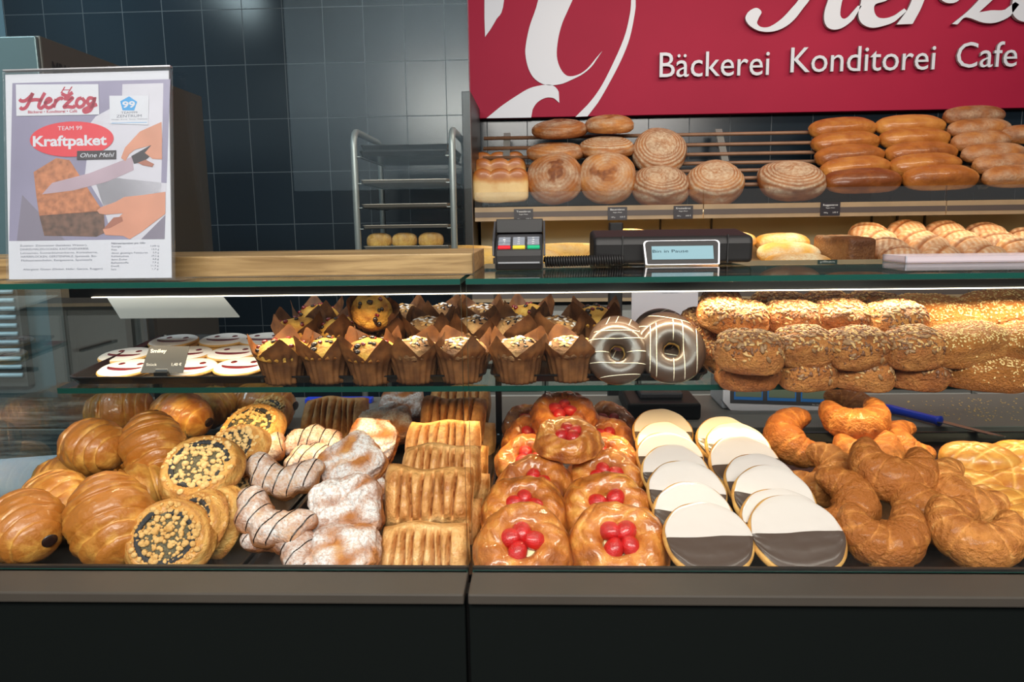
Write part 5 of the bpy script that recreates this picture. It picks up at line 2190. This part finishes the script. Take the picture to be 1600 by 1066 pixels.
def bun(seed):
    def fn(d):
        q = (d.x, d.y, d.z)
        v = sellip(d, .075, .060, .048, 2.2) * (1 + .05 * fb(q, 1.2, seed))
        w = abs(v.y / .06 + .25 * math.sin(v.x * 18 + seed))
        cut = math.exp(-(w / .12) ** 2) * clamp(d.z * 2)
        st = .5 + .5 * math.sin(v.x * 330 + 30 * v.y)
        v.z = max(v.z - .007 * cut, -.028)
        return v, .45 + .25 * nz(q, 2, seed) + .35 * cut, clamp(d.z + .5) * (.25 + .6 * st) * (1 - cut)
    return blob('floured_loaf_crust', 24, fn)


for i, sd in enumerate((3, 10)):
    proto('bun%d' % i, bun(sd).mesh('floured_bun'))


def toast(seed):
    W, D, H = .125, .055, .065

    def fn(d):
        q = (d.x, d.y, d.z)
        v = sellip(d, W, D, H, 6)
        up = clamp(d.z * 1.6)
        lob = abs(math.sin((v.x / W * 1.5 + .5) * pi))
        v.z += .020 * up * lob ** .5 + .003 * fb(q, 2, seed)
        return v, -.15 + 1.0 * sstep(.1, .55, d.z) * (.65 + .5 * lob) + .12 * nz(q, 2, seed), .0
    return blob('white_loaf_crust', 30, fn)


proto('toast', toast(3).mesh('toast_loaf'))


def boxloaf(seed):
    def fn(d):
        q = (d.x, d.y, d.z)
        v = sellip(d, .065, .120, .055, 9)
        v.z += .004 * fb(q, 2, seed)
        return v, .35 + .5 * sstep(.2, .6, d.z) + .2 * nz(q, 5, seed) + (.4 if d.y < -.6 else 0), 0
    return blob('grain_loaf_crust', 22, fn)


proto('boxloaf', boxloaf(2).mesh('grain_loaf'))

# ============================================================ the pastries on the case floor
# rows: proto, (centre px), centre height above deck, tilt, spin, yaw, scale, label
def deck(key, name, px, py, h, tilt, spin, yaw, sc, label, cat, group, roll=0):
    return inst(key, name, PD(px, py, h), Rt(tilt, spin, yaw, roll), label, cat, group, sc)


G = 'chocolate filled croissants at the left'
for r in (
    ('choc0', 38, 822, .042, 25, -24, -20, 1.0, 'filled croissant in the front left corner, chocolate end facing right'),
    ('choc1', 172, 812, .048, 40, -57, 0, 1.12, 'large ridged croissant standing second from left in the front row'),
    ('choc2', 92, 782, .040, 20, -35, 0, .92, 'orange glossy croissant behind and between the two front ones'),
    ('choc0', 146, 697, .085, 15, -22, -8, .98, 'blunt croissant with a chocolate hole, beside the white paper'),
    ('choc1', 238, 697, .088, 45, -62, 0, .98, 'steep ridged croissant in the middle of the croissant heap'),
    ('choc2', 188, 642, .088, 15, 10, 0, .98, 'rear croissant at the left top of the heap'),
    ('choc0', 282, 650, .080, 20, -30, 0, 1.02, 'brightly lit rear croissant in the middle of the heap top'),
    ('choc1', 325, 638, .062, 15, 60, 0, .95, 'rear croissant right of the brightly lit one'),
    ('choc2', 412, 632, .050, 10, -20, 0, 1.15, 'orange croissant at the far back right of the heap'),
    ('choc1', 222, 768, .034, 15, 40, 0, 1.0, 'glossy croissant low in the middle behind the large ridged one'),
    ('choc2', 112, 748, .028, 10, 5, 0, .90, 'low croissant under the one with the chocolate hole'),
    ('choc0', 178, 726, .030, 10, 80, 0, .85, 'mostly hidden croissant at the bottom of the heap'),
):
    deck(r[0], 'filled_croissant', *r[1:8], r[8], 'croissant', G)
G = 'poppy snails with crumble'
for r in (
    ('snail0', 264, 840, .036, 52, 0, 10, .98, 'crumble snail at the very front, face turned to the glass'),
    ('snail1', 305, 822, .034, 58, 40, -30, .92, 'crumble snail leaning directly behind the front one'),
    ('snail0', 335, 815, .030, 60, 90, -35, .90, 'third crumble snail of the front stack, seen edge on'),
    ('snail1', 314, 732, .080, 36, 20, 5, 1.10, 'crumble snail with a broad crumb covered face at the middle height'),
    ('snail0', 364, 705, .072, 38, 60, -20, 1.02, 'crumble snail just behind and right of the broad faced one'),
    ('snail1', 392, 672, .066, 36, 0, -14, 1.10, 'greenish crumble snail near the top of the row'),
    ('snail0', 412, 652, .050, 35, 120, -20, 1.05, 'brightly lit crumble snail at the back of the row'),
    ('snail1', 372, 760, .030, 50, 150, -30, .95, 'crumble snail low beside the sugared horseshoes'),
):
    deck(r[0], 'poppy_snail', *r[1:8], r[8], 'pastry', G)
G = 'sugared horseshoes with chocolate lines'
for r in (
    ('shoe0', 420, 815, .046, 42, -25, 0, .98, 'sugared horseshoe with chocolate lines at the front left'),
    ('shoe1', 445, 850, .022, 30, 150, 0, .92, 'sugared horseshoe at the very bottom, under the front one'),
    ('shoe1', 440, 745, .056, 44, -8, 0, 1.0, 'sugared horseshoe in the second row, striped and white'),
    ('shoe0', 400, 718, .030, 40, 30, 0, .95, 'shaded horseshoe behind the second row'),
    ('shoe0', 495, 690, .046, 30, 175, 0, .98, 'domed yellowish horseshoe with dark lines behind the sugared pockets'),
    ('shoe1', 500, 722, .026, 36, 160, 0, .95, 'dark shaded horseshoe end under the domed one'),
):
    deck(r[0], 'sugared_horseshoe', *r[1:8], r[8], 'pastry', G)
G = 'icing sugar pockets'
for r in (
    ('pock0', 537, 866, .014, 28, 0, 0, 1.02, 'sugar dusted pocket at the very front'),
    ('pock1', 541, 795, .050, 52, 12, 0, 1.06, 'snow white sugar dusted square pocket in the second layer'),
    ('pock2', 549, 724, .060, 42, 40, 0, 1.08, 'folded sugar dusted pocket in the third layer'),
    ('pock0', 580, 692, .052, 35, 80, 0, 1.06, 'shaded grey sugar pocket behind the folded one'),
    ('pock1', 604, 664, .046, 30, 20, 0, 1.10, 'brightly lit white sugar pocket in the rear'),
    ('pock2', 628, 634, .054, 40, 0, 0, 1.0, 'brown sugar pocket at the far back'),
    ('pock1', 560, 770, .016, 20, 40, 0, 1.0, 'hidden sugar pocket at the bottom behind the front one'),
    ('pock2', 566, 735, .016, 20, 100, 0, 1.0, 'lowest sugar pocket under the folded one'),
):
    deck(r[0], 'sugared_pocket', *r[1:8], r[8], 'pastry', G)
G = 'golden slit pockets'
for r in (
    ('latt0', 661, 868, .002, 62, 0, 0, .98, 'golden slit pocket standing at the front bottom'),
    ('latt1', 668, 775, .056, 62, 0, 0, 1.02, 'golden slit pocket standing above the front one'),
    ('latt2', 686, 822, .006, 58, 0, -6, .98, 'golden slit pocket squeezed behind the two front ones'),
    ('latt0', 686, 736, .060, 60, 0, -5, 1.0, 'slit pocket whose ribbed top shows behind the standing one'),
    ('latt1', 700, 775, .010, 58, 0, -8, 1.0, 'lower slit pocket behind, its end showing at right'),
    ('latt2', 690, 694, .066, 55, 0, -4, 1.02, 'shaded slit pocket in the middle of the row'),
    ('latt0', 706, 728, .010, 55, 0, -8, 1.0, 'lower shaded slit pocket in the middle of the row'),
    ('latt1', 706, 650, .070, 52, 0, -3, 1.02, 'brightly lit slit pocket near the back'),
    ('latt2', 722, 690, .010, 52, 0, -6, 1.02, 'lower slit pocket near the back, glowing at its end'),
    ('latt2', 718, 628, .066, 48, 0, 0, 1.02, 'hindmost slit pocket on the right stack'),
    ('latt0', 522, 652, .050, 55, 0, 2, 1.08, 'yellow lit slit pocket standing alone behind the horseshoes'),
):
    deck(r[0], 'slit_pocket', *r[1:8], r[8], 'pastry', G)

G = 'strawberry danishes'
for r in (
    ('dan0', 818, 850, .028, 38, -10, 3, 1.02, 'front strawberry danish of the left column, four berries in a cross'),
    ('dan1', 820, 795, .032, 38, 60, 0, 1.0, 'second strawberry danish from the front in the left column'),
    ('dan2', 836, 757, .034, 40, 140, 0, .95, 'third strawberry danish from the front in the left column'),
    ('dan0', 826, 718, .036, 38, 100, 0, .92, 'fourth strawberry danish from the front in the left column'),
    ('dan1', 832, 684, .036, 38, 200, 0, .92, 'fifth strawberry danish from the front in the left column'),
    ('dan2', 828, 662, .034, 38, 20, 0, .90, 'last strawberry danish of the left column'),
    ('dan2', 968, 848, .028, 38, 10, -3, 1.06, 'front strawberry danish of the right column'),
    ('dan0', 948, 792, .032, 38, 150, 0, 1.04, 'second strawberry danish from the front in the right column'),
    ('dan1', 948, 748, .034, 38, 80, 0, 1.0, 'third strawberry danish from the front in the right column'),
    ('dan2', 944, 716, .035, 38, 250, 0, .95, 'fourth strawberry danish from the front in the right column'),
    ('dan0', 946, 686, .036, 38, 40, 0, .92, 'fifth strawberry danish from the front in the right column'),
    ('dan1', 950, 662, .034, 38, 300, 0, .92, 'last strawberry danish of the right column'),
    ('dan1', 889, 681, .094, 20, 0, 0, .88, 'bright strawberry danish lying on top between both columns'),
    ('dan2', 880, 644, .086, 28, 120, 0, 1.0, 'rearmost shaded strawberry danish on top of both columns'),
):
    deck(r[0], 'strawberry_danish', *r[1:8], r[8], 'danish', G)
G = 'black and white iced biscuits'
ordn = ('front', 'second', 'third', 'fourth', 'fifth', 'sixth', 'rearmost')
for k, (px, py, sc, h) in enumerate(((1106, 850, 1.02, .030), (1082, 812, .98, .036), (1072, 778, 1.02, .041), (1054, 744, .95, .043), (1046, 722, .98, .045), (1038, 700, .90, .045), (1035, 682, .98, .047))):
    deck('amer%d' % (k % 2), 'two_tone_biscuit', px, py, h, (32, 36, 38, 38, 36, 36, 40)[k], (2, -8, -4, 3, 0, 5, 0)[k], 0, sc,
         '%s black and white iced biscuit of the left column' % ordn[k], 'biscuit', G)
for k, (px, py, sc, h) in enumerate(((1242, 842, 1.08, .033), (1226, 828, 1.04, .035), (1207, 786, 1.03, .041), (1189, 762, .98, .042), (1162, 730, 1.02, .044), (1152, 706, .98, .046), (1132, 692, .92, .046))):
    deck('amer%d' % ((k + 1) % 2), 'two_tone_biscuit', px, py, h, (34, 34, 37, 36, 36, 36, 38)[k], (3, 0, -10, 0, 8, -6, 0)[k], 0, sc,
         '%s black and white iced biscuit of the right column' % ordn[k], 'biscuit', G)
G = 'butter crescents heaped at the right'
for r in (
    ('cres0', 1384, 838, .036, 48, 2, 4, .98, 'curled crescent at the front left of the heap, tips pointing up'),
    ('cres1', 1526, 838, .036, 46, -14, -4, 1.0, 'curled crescent at the front right of the heap'),
    ('cres2', 1396, 738, .066, 40, -14, 0, 1.08, 'crescent resting on top in the middle of the heap'),
    ('cres1', 1340, 658, .080, 38, 5, 0, 1.02, 'brightly lit crescent at the top rear of the heap'),
    ('cres0', 1238, 684, .052, 40, -80, 0, 1.05, 'looped crescent at the left rear of the heap'),
    ('cres2', 1290, 745, .040, 38, 50, 0, 1.0, 'crescent behind the biscuits at the left side of the heap'),
    ('cres0', 1322, 790, .034, 40, 70, 0, 1.0, 'crescent between the front left one and the biscuits'),
    ('cres1', 1456, 792, .034, 40, -30, 0, 1.0, 'crescent wedged between the two front ones'),
    ('cres2', 1500, 772, .040, 30, -60, 0, 1.02, 'crescent stretching down right behind the front right one'),
    ('cres0', 1412, 692, .045, 30, -80, 0, .85, 'slender crescent end at the upper right of the heap'),
    ('cres1', 1332, 640, .050, 30, 90, 0, 1.0, 'dark shaded crescent at the far back'),
    ('cres2', 1360, 708, .040, 30, 10, 0, 1.0, 'hidden crescent under the top one'),
):
    deck(r[0], 'butter_crescent', *r[1:8], r[8], 'croissant', G)
G = 'pale milk rolls'
for r in (
    ('milk0', 1532, 716, .052, 18, -14, 0, 1.0, 'pale milk roll with cross cuts, topmost and leftmost of the milk rolls'),
    ('milk1', 1606, 712, .045, 18, -10, 0, .98, 'pale milk roll cut by the right picture edge, top row'),
    ('milk1', 1530, 760, .020, 14, -20, 0, 1.05, 'shaded milk roll under the topmost one'),
    ('milk0', 1594, 748, .030, 16, 25, 0, 1.0, 'milk roll with diamond cuts in the middle right'),
    ('milk1', 1580, 790, .016, 14, -30, 0, 1.05, 'milk roll low behind the front right crescent'),
    ('milk0', 1622, 815, .014, 14, 10, 0, 1.0, 'frontmost milk roll at the right picture edge'),
):
    deck(r[0], 'milk_roll', *r[1:8], r[8], 'roll', G)


# ============================================================ on the glass shelf
def shelf(key, name, px, py, h, tilt, spin, yaw, sc, label, cat, group, roll=0):
    return inst(key, name, PS(px, py, h), Rt(tilt, spin, yaw, roll), label, cat, group, sc, base=(name == 'muffin'))


G = 'smiley biscuits with white icing'
for k, (px, py, lb) in enumerate((
        (198, 580, 'smiley biscuit at the front left, partly behind the price card'), (297, 579, 'smiley biscuit in the front row just right of the price card'),
        (377, 577, 'smiley biscuit at the front right beside the muffins'), (197, 559, 'smiley biscuit at the left of the middle row'),
        (292, 557, 'smiley biscuit in the centre of the middle row'), (365, 556, 'smiley biscuit at the right of the middle row'),
        (272, 537, 'smiley biscuit at the left of the back row'), (350, 535, 'smiley biscuit in the middle of the back row'), (412, 534, 'smiley biscuit at the right of the back row'))):
    h = (.004, .006, .010)[k // 3]
    shelf('smile%d' % (k % 2), 'smiley_biscuit', px, py, h, 4.5 + (4 if k < 3 else 2), 0, (-6, 3, 0)[k % 3], 1.0, lb, 'biscuit', G)
G = 'muffins in brown tulip papers'
for r in (
    ('muf0', 446, 594, .001, 'golden muffin at the front left next to the smiley biscuits'),
    ('muf1', 515, 594, .001, 'golden muffin with dark fruit, second in the front row'),
    ('muf1', 583, 594, .001, 'golden muffin hidden deep in its paper, third in the front row'),
    ('muf2', 650, 594, .001, 'nut topped muffin, fourth in the front row'),
    ('muf3', 722, 594, .001, 'nut topped muffin at the glass joint, fifth in the front row'),
    ('muf2', 810, 594, .001, 'nut topped muffin at the front left of the donut tray'),
    ('muf3', 892, 592, .001, 'nut topped muffin next to the donuts'),
    ('muf0', 470, 562, .001, 'golden muffin at the left of the second row'),
    ('muf0', 540, 562, .001, 'golden muffin second in the second row'),
    ('muf1', 607, 562, .001, 'golden muffin third in the second row'),
    ('muf3', 672, 562, .001, 'nut muffin fourth in the second row'),
    ('muf2', 742, 562, .001, 'nut muffin fifth in the second row'),
    ('muf2', 806, 562, .001, 'nut muffin behind the front left one of the donut tray'),
    ('muf3', 872, 562, .001, 'nut muffin behind the one next to the donuts'),
    ('muf0', 500, 537, .001, 'golden muffin at the left of the third row'),
    ('muf3', 632, 537, .001, 'nut muffin in the middle of the third row'),
    ('muf2', 692, 537, .001, 'nut muffin at the right of the third row'),
    ('muf3', 755, 537, .001, 'nut muffin in the third row just right of the glass joint'),
    ('muf0', 826, 537, .001, 'golden orange muffin in the third row of the donut tray'),
    ('muf1', 930, 545, .010, 'single golden muffin in dark paper behind the left donuts'),
):
    k = hash(r[1]) % 7
    shelf(r[0], 'muffin', r[1], r[2], r[3], (3, 6, 2, 8, 4)[r[1] % 5], (r[1] * 37) % 60 - 30, 0, ((1.17, 1.17, .96) if r[2] > 580 else (1.14, 1.14, 1.08)), r[4], 'muffin', G)
inst('muf1', 'muffin', PS(580, 488, .085), Rt(62, 40, 20), 'golden muffin lying on its side on top of the others', 'muffin', G, .98)
G = 'chocolate glazed donuts'
for r in (
    ('donut0', 964, 553, .039, 66, 0, 4, 1.0, 'front left glazed donut with horizontal cream lines'),
    ('donut0', 966, 539, .042, 64, 60, 6, .98, 'glazed donut behind the front left one'),
    ('donut1', 1049, 549, .041, 62, 0, -4, 1.06, 'front right glazed donut with vertical cream lines'),
    ('donut1', 1040, 536, .044, 62, 80, 0, 1.06, 'glazed donut directly behind the front right one'),
    ('donut0', 1034, 527, .040, 60, 30, 0, 1.04, 'rearmost glazed donut on the right'),
):
    y = {0: 0}.get(0)
    inst(r[0], 'donut', PS(r[1], r[2], r[3]), Rt(*r[4:7]), r[8], 'donut', G, r[7])
G = 'square rolls with mixed seeds'
for r in (
    ('roll0', 1158, 494, .086, 22, 4, 0, 0.90, 'leftmost brightly lit seeded roll of the top layer'),
    ('roll1', 1237, 492, .086, 20, -3, 0, 0.90, 'second brightly lit seeded roll of the top layer'),
    ('roll2', 1316, 492, .086, 20, 5, 0, 0.90, 'third brightly lit seeded roll of the top layer'),
    ('roll0', 1400, 497, .084, 20, 12, 0, 0.97, 'rightmost seeded roll of the top layer'),
    ('roll1', 1170, 545, .058, 20, -8, 0, 1.01, 'leftmost seeded roll of the middle layer'),
    ('roll2', 1256, 538, .058, 20, 0, 0, 0.95, 'second seeded roll of the middle layer'),
    ('roll0', 1340, 540, .058, 20, 0, 0, 0.97, 'third seeded roll of the middle layer'),
    ('roll2', 1428, 540, .058, 20, 10, 0, 0.97, 'rightmost seeded roll of the middle layer'),
    ('roll2', 1168, 577, .022, 10, 0, 0, 0.97, 'leftmost seeded roll of the bottom layer'),
    ('roll0', 1262, 577, .022, 12, 4, 0, 0.95, 'second dark seeded roll of the bottom layer'),
    ('roll1', 1345, 577, .022, 12, -4, 0, 0.95, 'third dark seeded roll of the bottom layer'),
    ('roll2', 1432, 576, .022, 12, 0, 0, 0.95, 'rightmost dark seeded roll of the bottom layer'),
    ('roll1', 1126, 482, .096, 30, 60, 10, 0.90, 'seeded roll leaning behind the leftmost top one'),
    ('roll0', 1092, 512, .060, 30, 60, 20, 0.90, 'small dark seeded roll sticking out above the right donut'),
    ('roll2', 1126, 522, .048, 40, 100, 20, 0.90, 'seeded roll on the left flank of the heap'),
    ('roll0', 1132, 556, .026, 30, 110, 20, 0.85, 'low seeded roll at the left edge of the tray'),
    ('roll1', 1216, 478, .085, 12, 0, 0, 0.99, 'rear seeded roll between the first two bright ones'),
    ('roll2', 1290, 478, .085, 12, 30, 0, 0.99, 'rear seeded roll behind the third bright one'),
    ('roll0', 1366, 480, .085, 12, -20, 0, 0.99, 'rear seeded roll behind the rightmost top one'),
):
    inst(r[0], 'seeded_roll', PS(r[1], r[2], r[3]), Rt(r[4], r[5] + (r[1] * 31) % 36 - 18, r[6]), r[8], 'roll', G, r[7])
G = 'long sesame rolls'
for r in (
    ('ses0', 1512, 534, .060, 16, 14, 0, 1.0, 'long sesame roll pointing right in the middle layer'),
    ('ses1', 1606, 530, .060, 16, 12, 0, .95, 'sesame roll at the right picture edge, middle layer'),
    ('ses1', 1532, 576, .024, 14, -16, 0, .95, 'sesame roll at the bottom, slanting down to the right'),
    ('ses0', 1612, 574, .024, 14, 10, 0, .9, 'sesame roll at the bottom right picture edge'),
    ('ses1', 1468, 492, .076, 24, -20, 0, 1.10, 'pale sesame roll behind the rightmost top seeded roll'),
    ('ses0', 1572, 488, .080, 26, 0, 0, 1.15, 'big sesame roll high at the right under the light strip'),
):
    inst(r[0], 'sesame_roll', PS(r[1], r[2], r[3]), Rt(*r[4:7]), r[8], 'roll', G, r[7])

# ============================================================ loaves on the wall shelf
def wall(key, name, px, py, Y, tilt, spin, yaw, sc, label, cat, group, roll=0):
    return inst(key, name, P(px, py, Y), Rt(tilt, spin, yaw, roll), label, cat, group, sc)


G = 'round loaves on the bread shelf'
for r in (
    ('crack0', 867, 277, 3.285, 66, 20, 0, (.98, .98, .8), 'dark cracked round loaf standing at the front left, beside the toast loaves'),
    ('crack1', 949, 276, 3.285, 68, 0, 0, (.98, 1.0, .8), 'round loaf with a wide brown crack, standing second in the front row'),
    ('ring0', 1032, 286, 3.29, 36, 0, 0, (1.0, 1.0, 1.0), 'flour ringed round loaf lying third in the front row'),
    ('ring1', 1118, 282, 3.29, 40, 40, 0, (1.02, 1.0, 1.0), 'flour ringed round loaf alone in the middle of the shelf'),
    ('ring2', 1238, 278, 3.29, 32, 0, 0, (1.14, 1.0, 1.0), 'flour ringed round loaf next to the long glossy loaves'),
    ('crack1', 868, 235, 3.44, 14, 0, 0, (1.04, .95, .62), 'split round loaf in the second row above the dark cracked one'),
    ('ring1', 948, 228, 3.44, 16, 20, 0, (1.0, .95, .68), 'pale round loaf in the second row, under the topmost one'),
    ('ring0', 1030, 234, 3.44, 52, 70, 0, (1.02, 1.02, .9), 'big flour patterned round loaf leaning in the second row'),
    ('crack0', 874, 199, 3.50, 16, 40, 0, (1.04, .95, .60), 'orange cracked loaf on top at the left of the round loaves'),
    ('crack1', 952, 192, 3.52, 14, 90, 0, (.98, .95, .62), 'topmost round loaf with one short brown crack'),
):
    wall(r[0], 'round_loaf', *r[1:8], r[8], 'bread', G)
G = 'toast loaves'
for r in ((780, 262, 3.62, 'rearmost white toast loaf at the left end of the shelf'), (781, 273, 3.47, 'middle white toast loaf of three'), (782, 290, 3.28, 'front white toast loaf at the left end of the shelf')):
    wall('toast', 'toast_loaf', r[0], r[1], r[2], 4, 0, 0, .98, r[3], 'bread', G)
G = 'long loaves on the bread shelf'
rows = [
    ('glossdark', 1348, 280, 3.28, 4, 'dark brown glossy long loaf in front of the first stack'),
    ('gloss0', 1338, 260, 3.35, 12, 'second long loaf from the front in the first stack'),
    ('gloss1', 1328, 241, 3.43, 10, 'third long loaf from the front in the first stack'),
    ('gloss0', 1322, 220, 3.51, 9, 'fourth long loaf from the front in the first stack'),
    ('gloss1', 1317, 198, 3.59, 8, 'topmost long loaf of the first stack'),
    ('gloss1', 1470, 275, 3.28, 4, 'yellow dotted long loaf in front of the second stack'),
    ('gloss0', 1447, 255, 3.36, 8, 'second long loaf from the front in the second stack'),
    ('gloss1', 1440, 236, 3.44, 5, 'third long loaf from the front in the second stack'),
    ('gloss0', 1430, 214, 3.52, 4, 'fourth long loaf from the front in the second stack'),
    ('gloss1', 1423, 194, 3.59, 3, 'topmost long loaf of the second stack'),
    ('rye0', 1590, 273, 3.28, 4, 'grey floured long loaf in front of the third stack'),
    ('rye1', 1570, 254, 3.35, 8, 'second floured loaf from the front in the third stack'),
    ('rye0', 1553, 237, 3.42, 8, 'third floured loaf from the front in the third stack'),
    ('rye1', 1533, 218, 3.49, 12, 'fourth floured loaf from the front in the third stack'),
    ('rye0', 1530, 198, 3.55, 8, 'fifth floured loaf from the front in the third stack'),
    ('rye1', 1522, 178, 3.61, 5, 'topmost floured loaf of the third stack'),
    ('rye1', 1612, 208, 3.52, 0, 'floured loaf at the right picture edge behind the third stack'),
]
for key, px, py, Y, sp, lb in rows:
    s = 1.0 if px < 1480 or 'dotted' in lb else .92
    if key.startswith('rye'):
        s = .92
    wall(key, 'long_loaf', px, py, Y, 25, sp, 0, (s, s, s * (.92 if py > 265 else .82)), lb, 'bread', G)

G = 'breads on the lower shelf'
for r in (
    ('bag0', 'baguette', 800, 400, 3.06, 5, -4, 1.0, 'baguette on the lower shelf behind the card terminal', 'bread'),
    ('bag0', 'baguette', 880, 392, 3.10, 5, 4, .95, 'baguette on the lower shelf between terminal and till display', 'bread'),
    ('bag0', 'baguette', 720, 396, 3.12, 5, -3, 1.0, 'baguette tip showing over the end of the oak board', 'bread'),
    ('tiger0', 'flat_loaf', 982, 369, 3.20, 10, 0, .78, 'floury loaf behind the till display, leftmost', 'bread'),
    ('tiger1', 'flat_loaf', 1038, 370, 3.20, 10, 0, .66, 'smooth yellow loaf behind the till display', 'bread'),
    ('tiger0', 'flat_loaf', 1088, 369, 3.22, 10, 0, .66, 'brown crusted loaf behind the till display', 'bread'),
    ('tiger1', 'flat_loaf', 1146, 374, 3.22, 10, 20, .74, 'floury loaf behind the right end of the till display', 'bread'),
    ('tiger1', 'flat_loaf', 1222, 377, 3.26, 14, 2, .86, 'cracked yellow flat loaf, hindmost of three', 'bread'),
    ('tiger0', 'flat_loaf', 1232, 393, 3.13, 14, 0, .92, 'cracked yellow flat loaf, middle of three', 'bread'),
    ('tiger1', 'flat_loaf', 1248, 412, 3.01, 14, -4, 1.0, 'grey floured flat loaf, front of three', 'bread'),
    ('boxloaf', 'grain_loaf', 1318, 390, 3.08, 3, 18, .98, 'rectangular brown grain loaf with a dark cut face', 'bread'),
):
    wall(r[0], r[1], r[2], r[3], r[4], r[5], r[6], 0, r[7], r[8], r[9], G)
G = 'floured buns on the lower shelf'
for k, r in enumerate((
    (1358, 364, 3.30, 'bun at the top left of the bun heap'), (1416, 360, 3.32, 'second bun of the top row'), (1476, 361, 3.32, 'third bun of the top row'),
    (1540, 364, 3.32, 'fourth bun of the top row'), (1606, 372, 3.30, 'bun at the right picture edge, top row'),
    (1372, 376, 3.20, 'bun at the left of the second row'), (1432, 374, 3.22, 'second bun of the second row'), (1498, 375, 3.22, 'third bun of the second row'),
    (1560, 378, 3.22, 'fourth bun of the second row'),
    (1388, 388, 3.10, 'pale bun at the left of the third row'), (1452, 384, 3.12, 'second bun of the third row'), (1516, 386, 3.12, 'third bun of the third row'),
    (1592, 388, 3.12, 'fourth bun of the third row'),
    (1410, 402, 3.00, 'front bun with a deep cut, left of the clear tray'), (1470, 400, 3.02, 'front bun behind the left end of the clear tray'),
    (1540, 400, 3.02, 'front bun behind the middle of the clear tray'), (1606, 402, 3.02, 'front bun behind the right end of the clear tray'),
)):
    wall('bun%d' % (k % 2), 'floured_bun', r[0], r[1], r[2], 22, (k * 47) % 60 - 30, 0, 1.12, 'floured ' + r[3], 'bread', G)
G = 'pale baguettes on the trolley tray'
for k, dx in enumerate((-.125, -.02, .09)):
    inst('bag0', 'baguette', Vector((RCX + dx, 3.08 + .0 * k, RCZ + .030)), Rt(0, 0, 0), ('left', 'middle', 'right')[k] + ' pale baguette end lying on the trolley tray', 'bread', G, (.26, .8, .8))
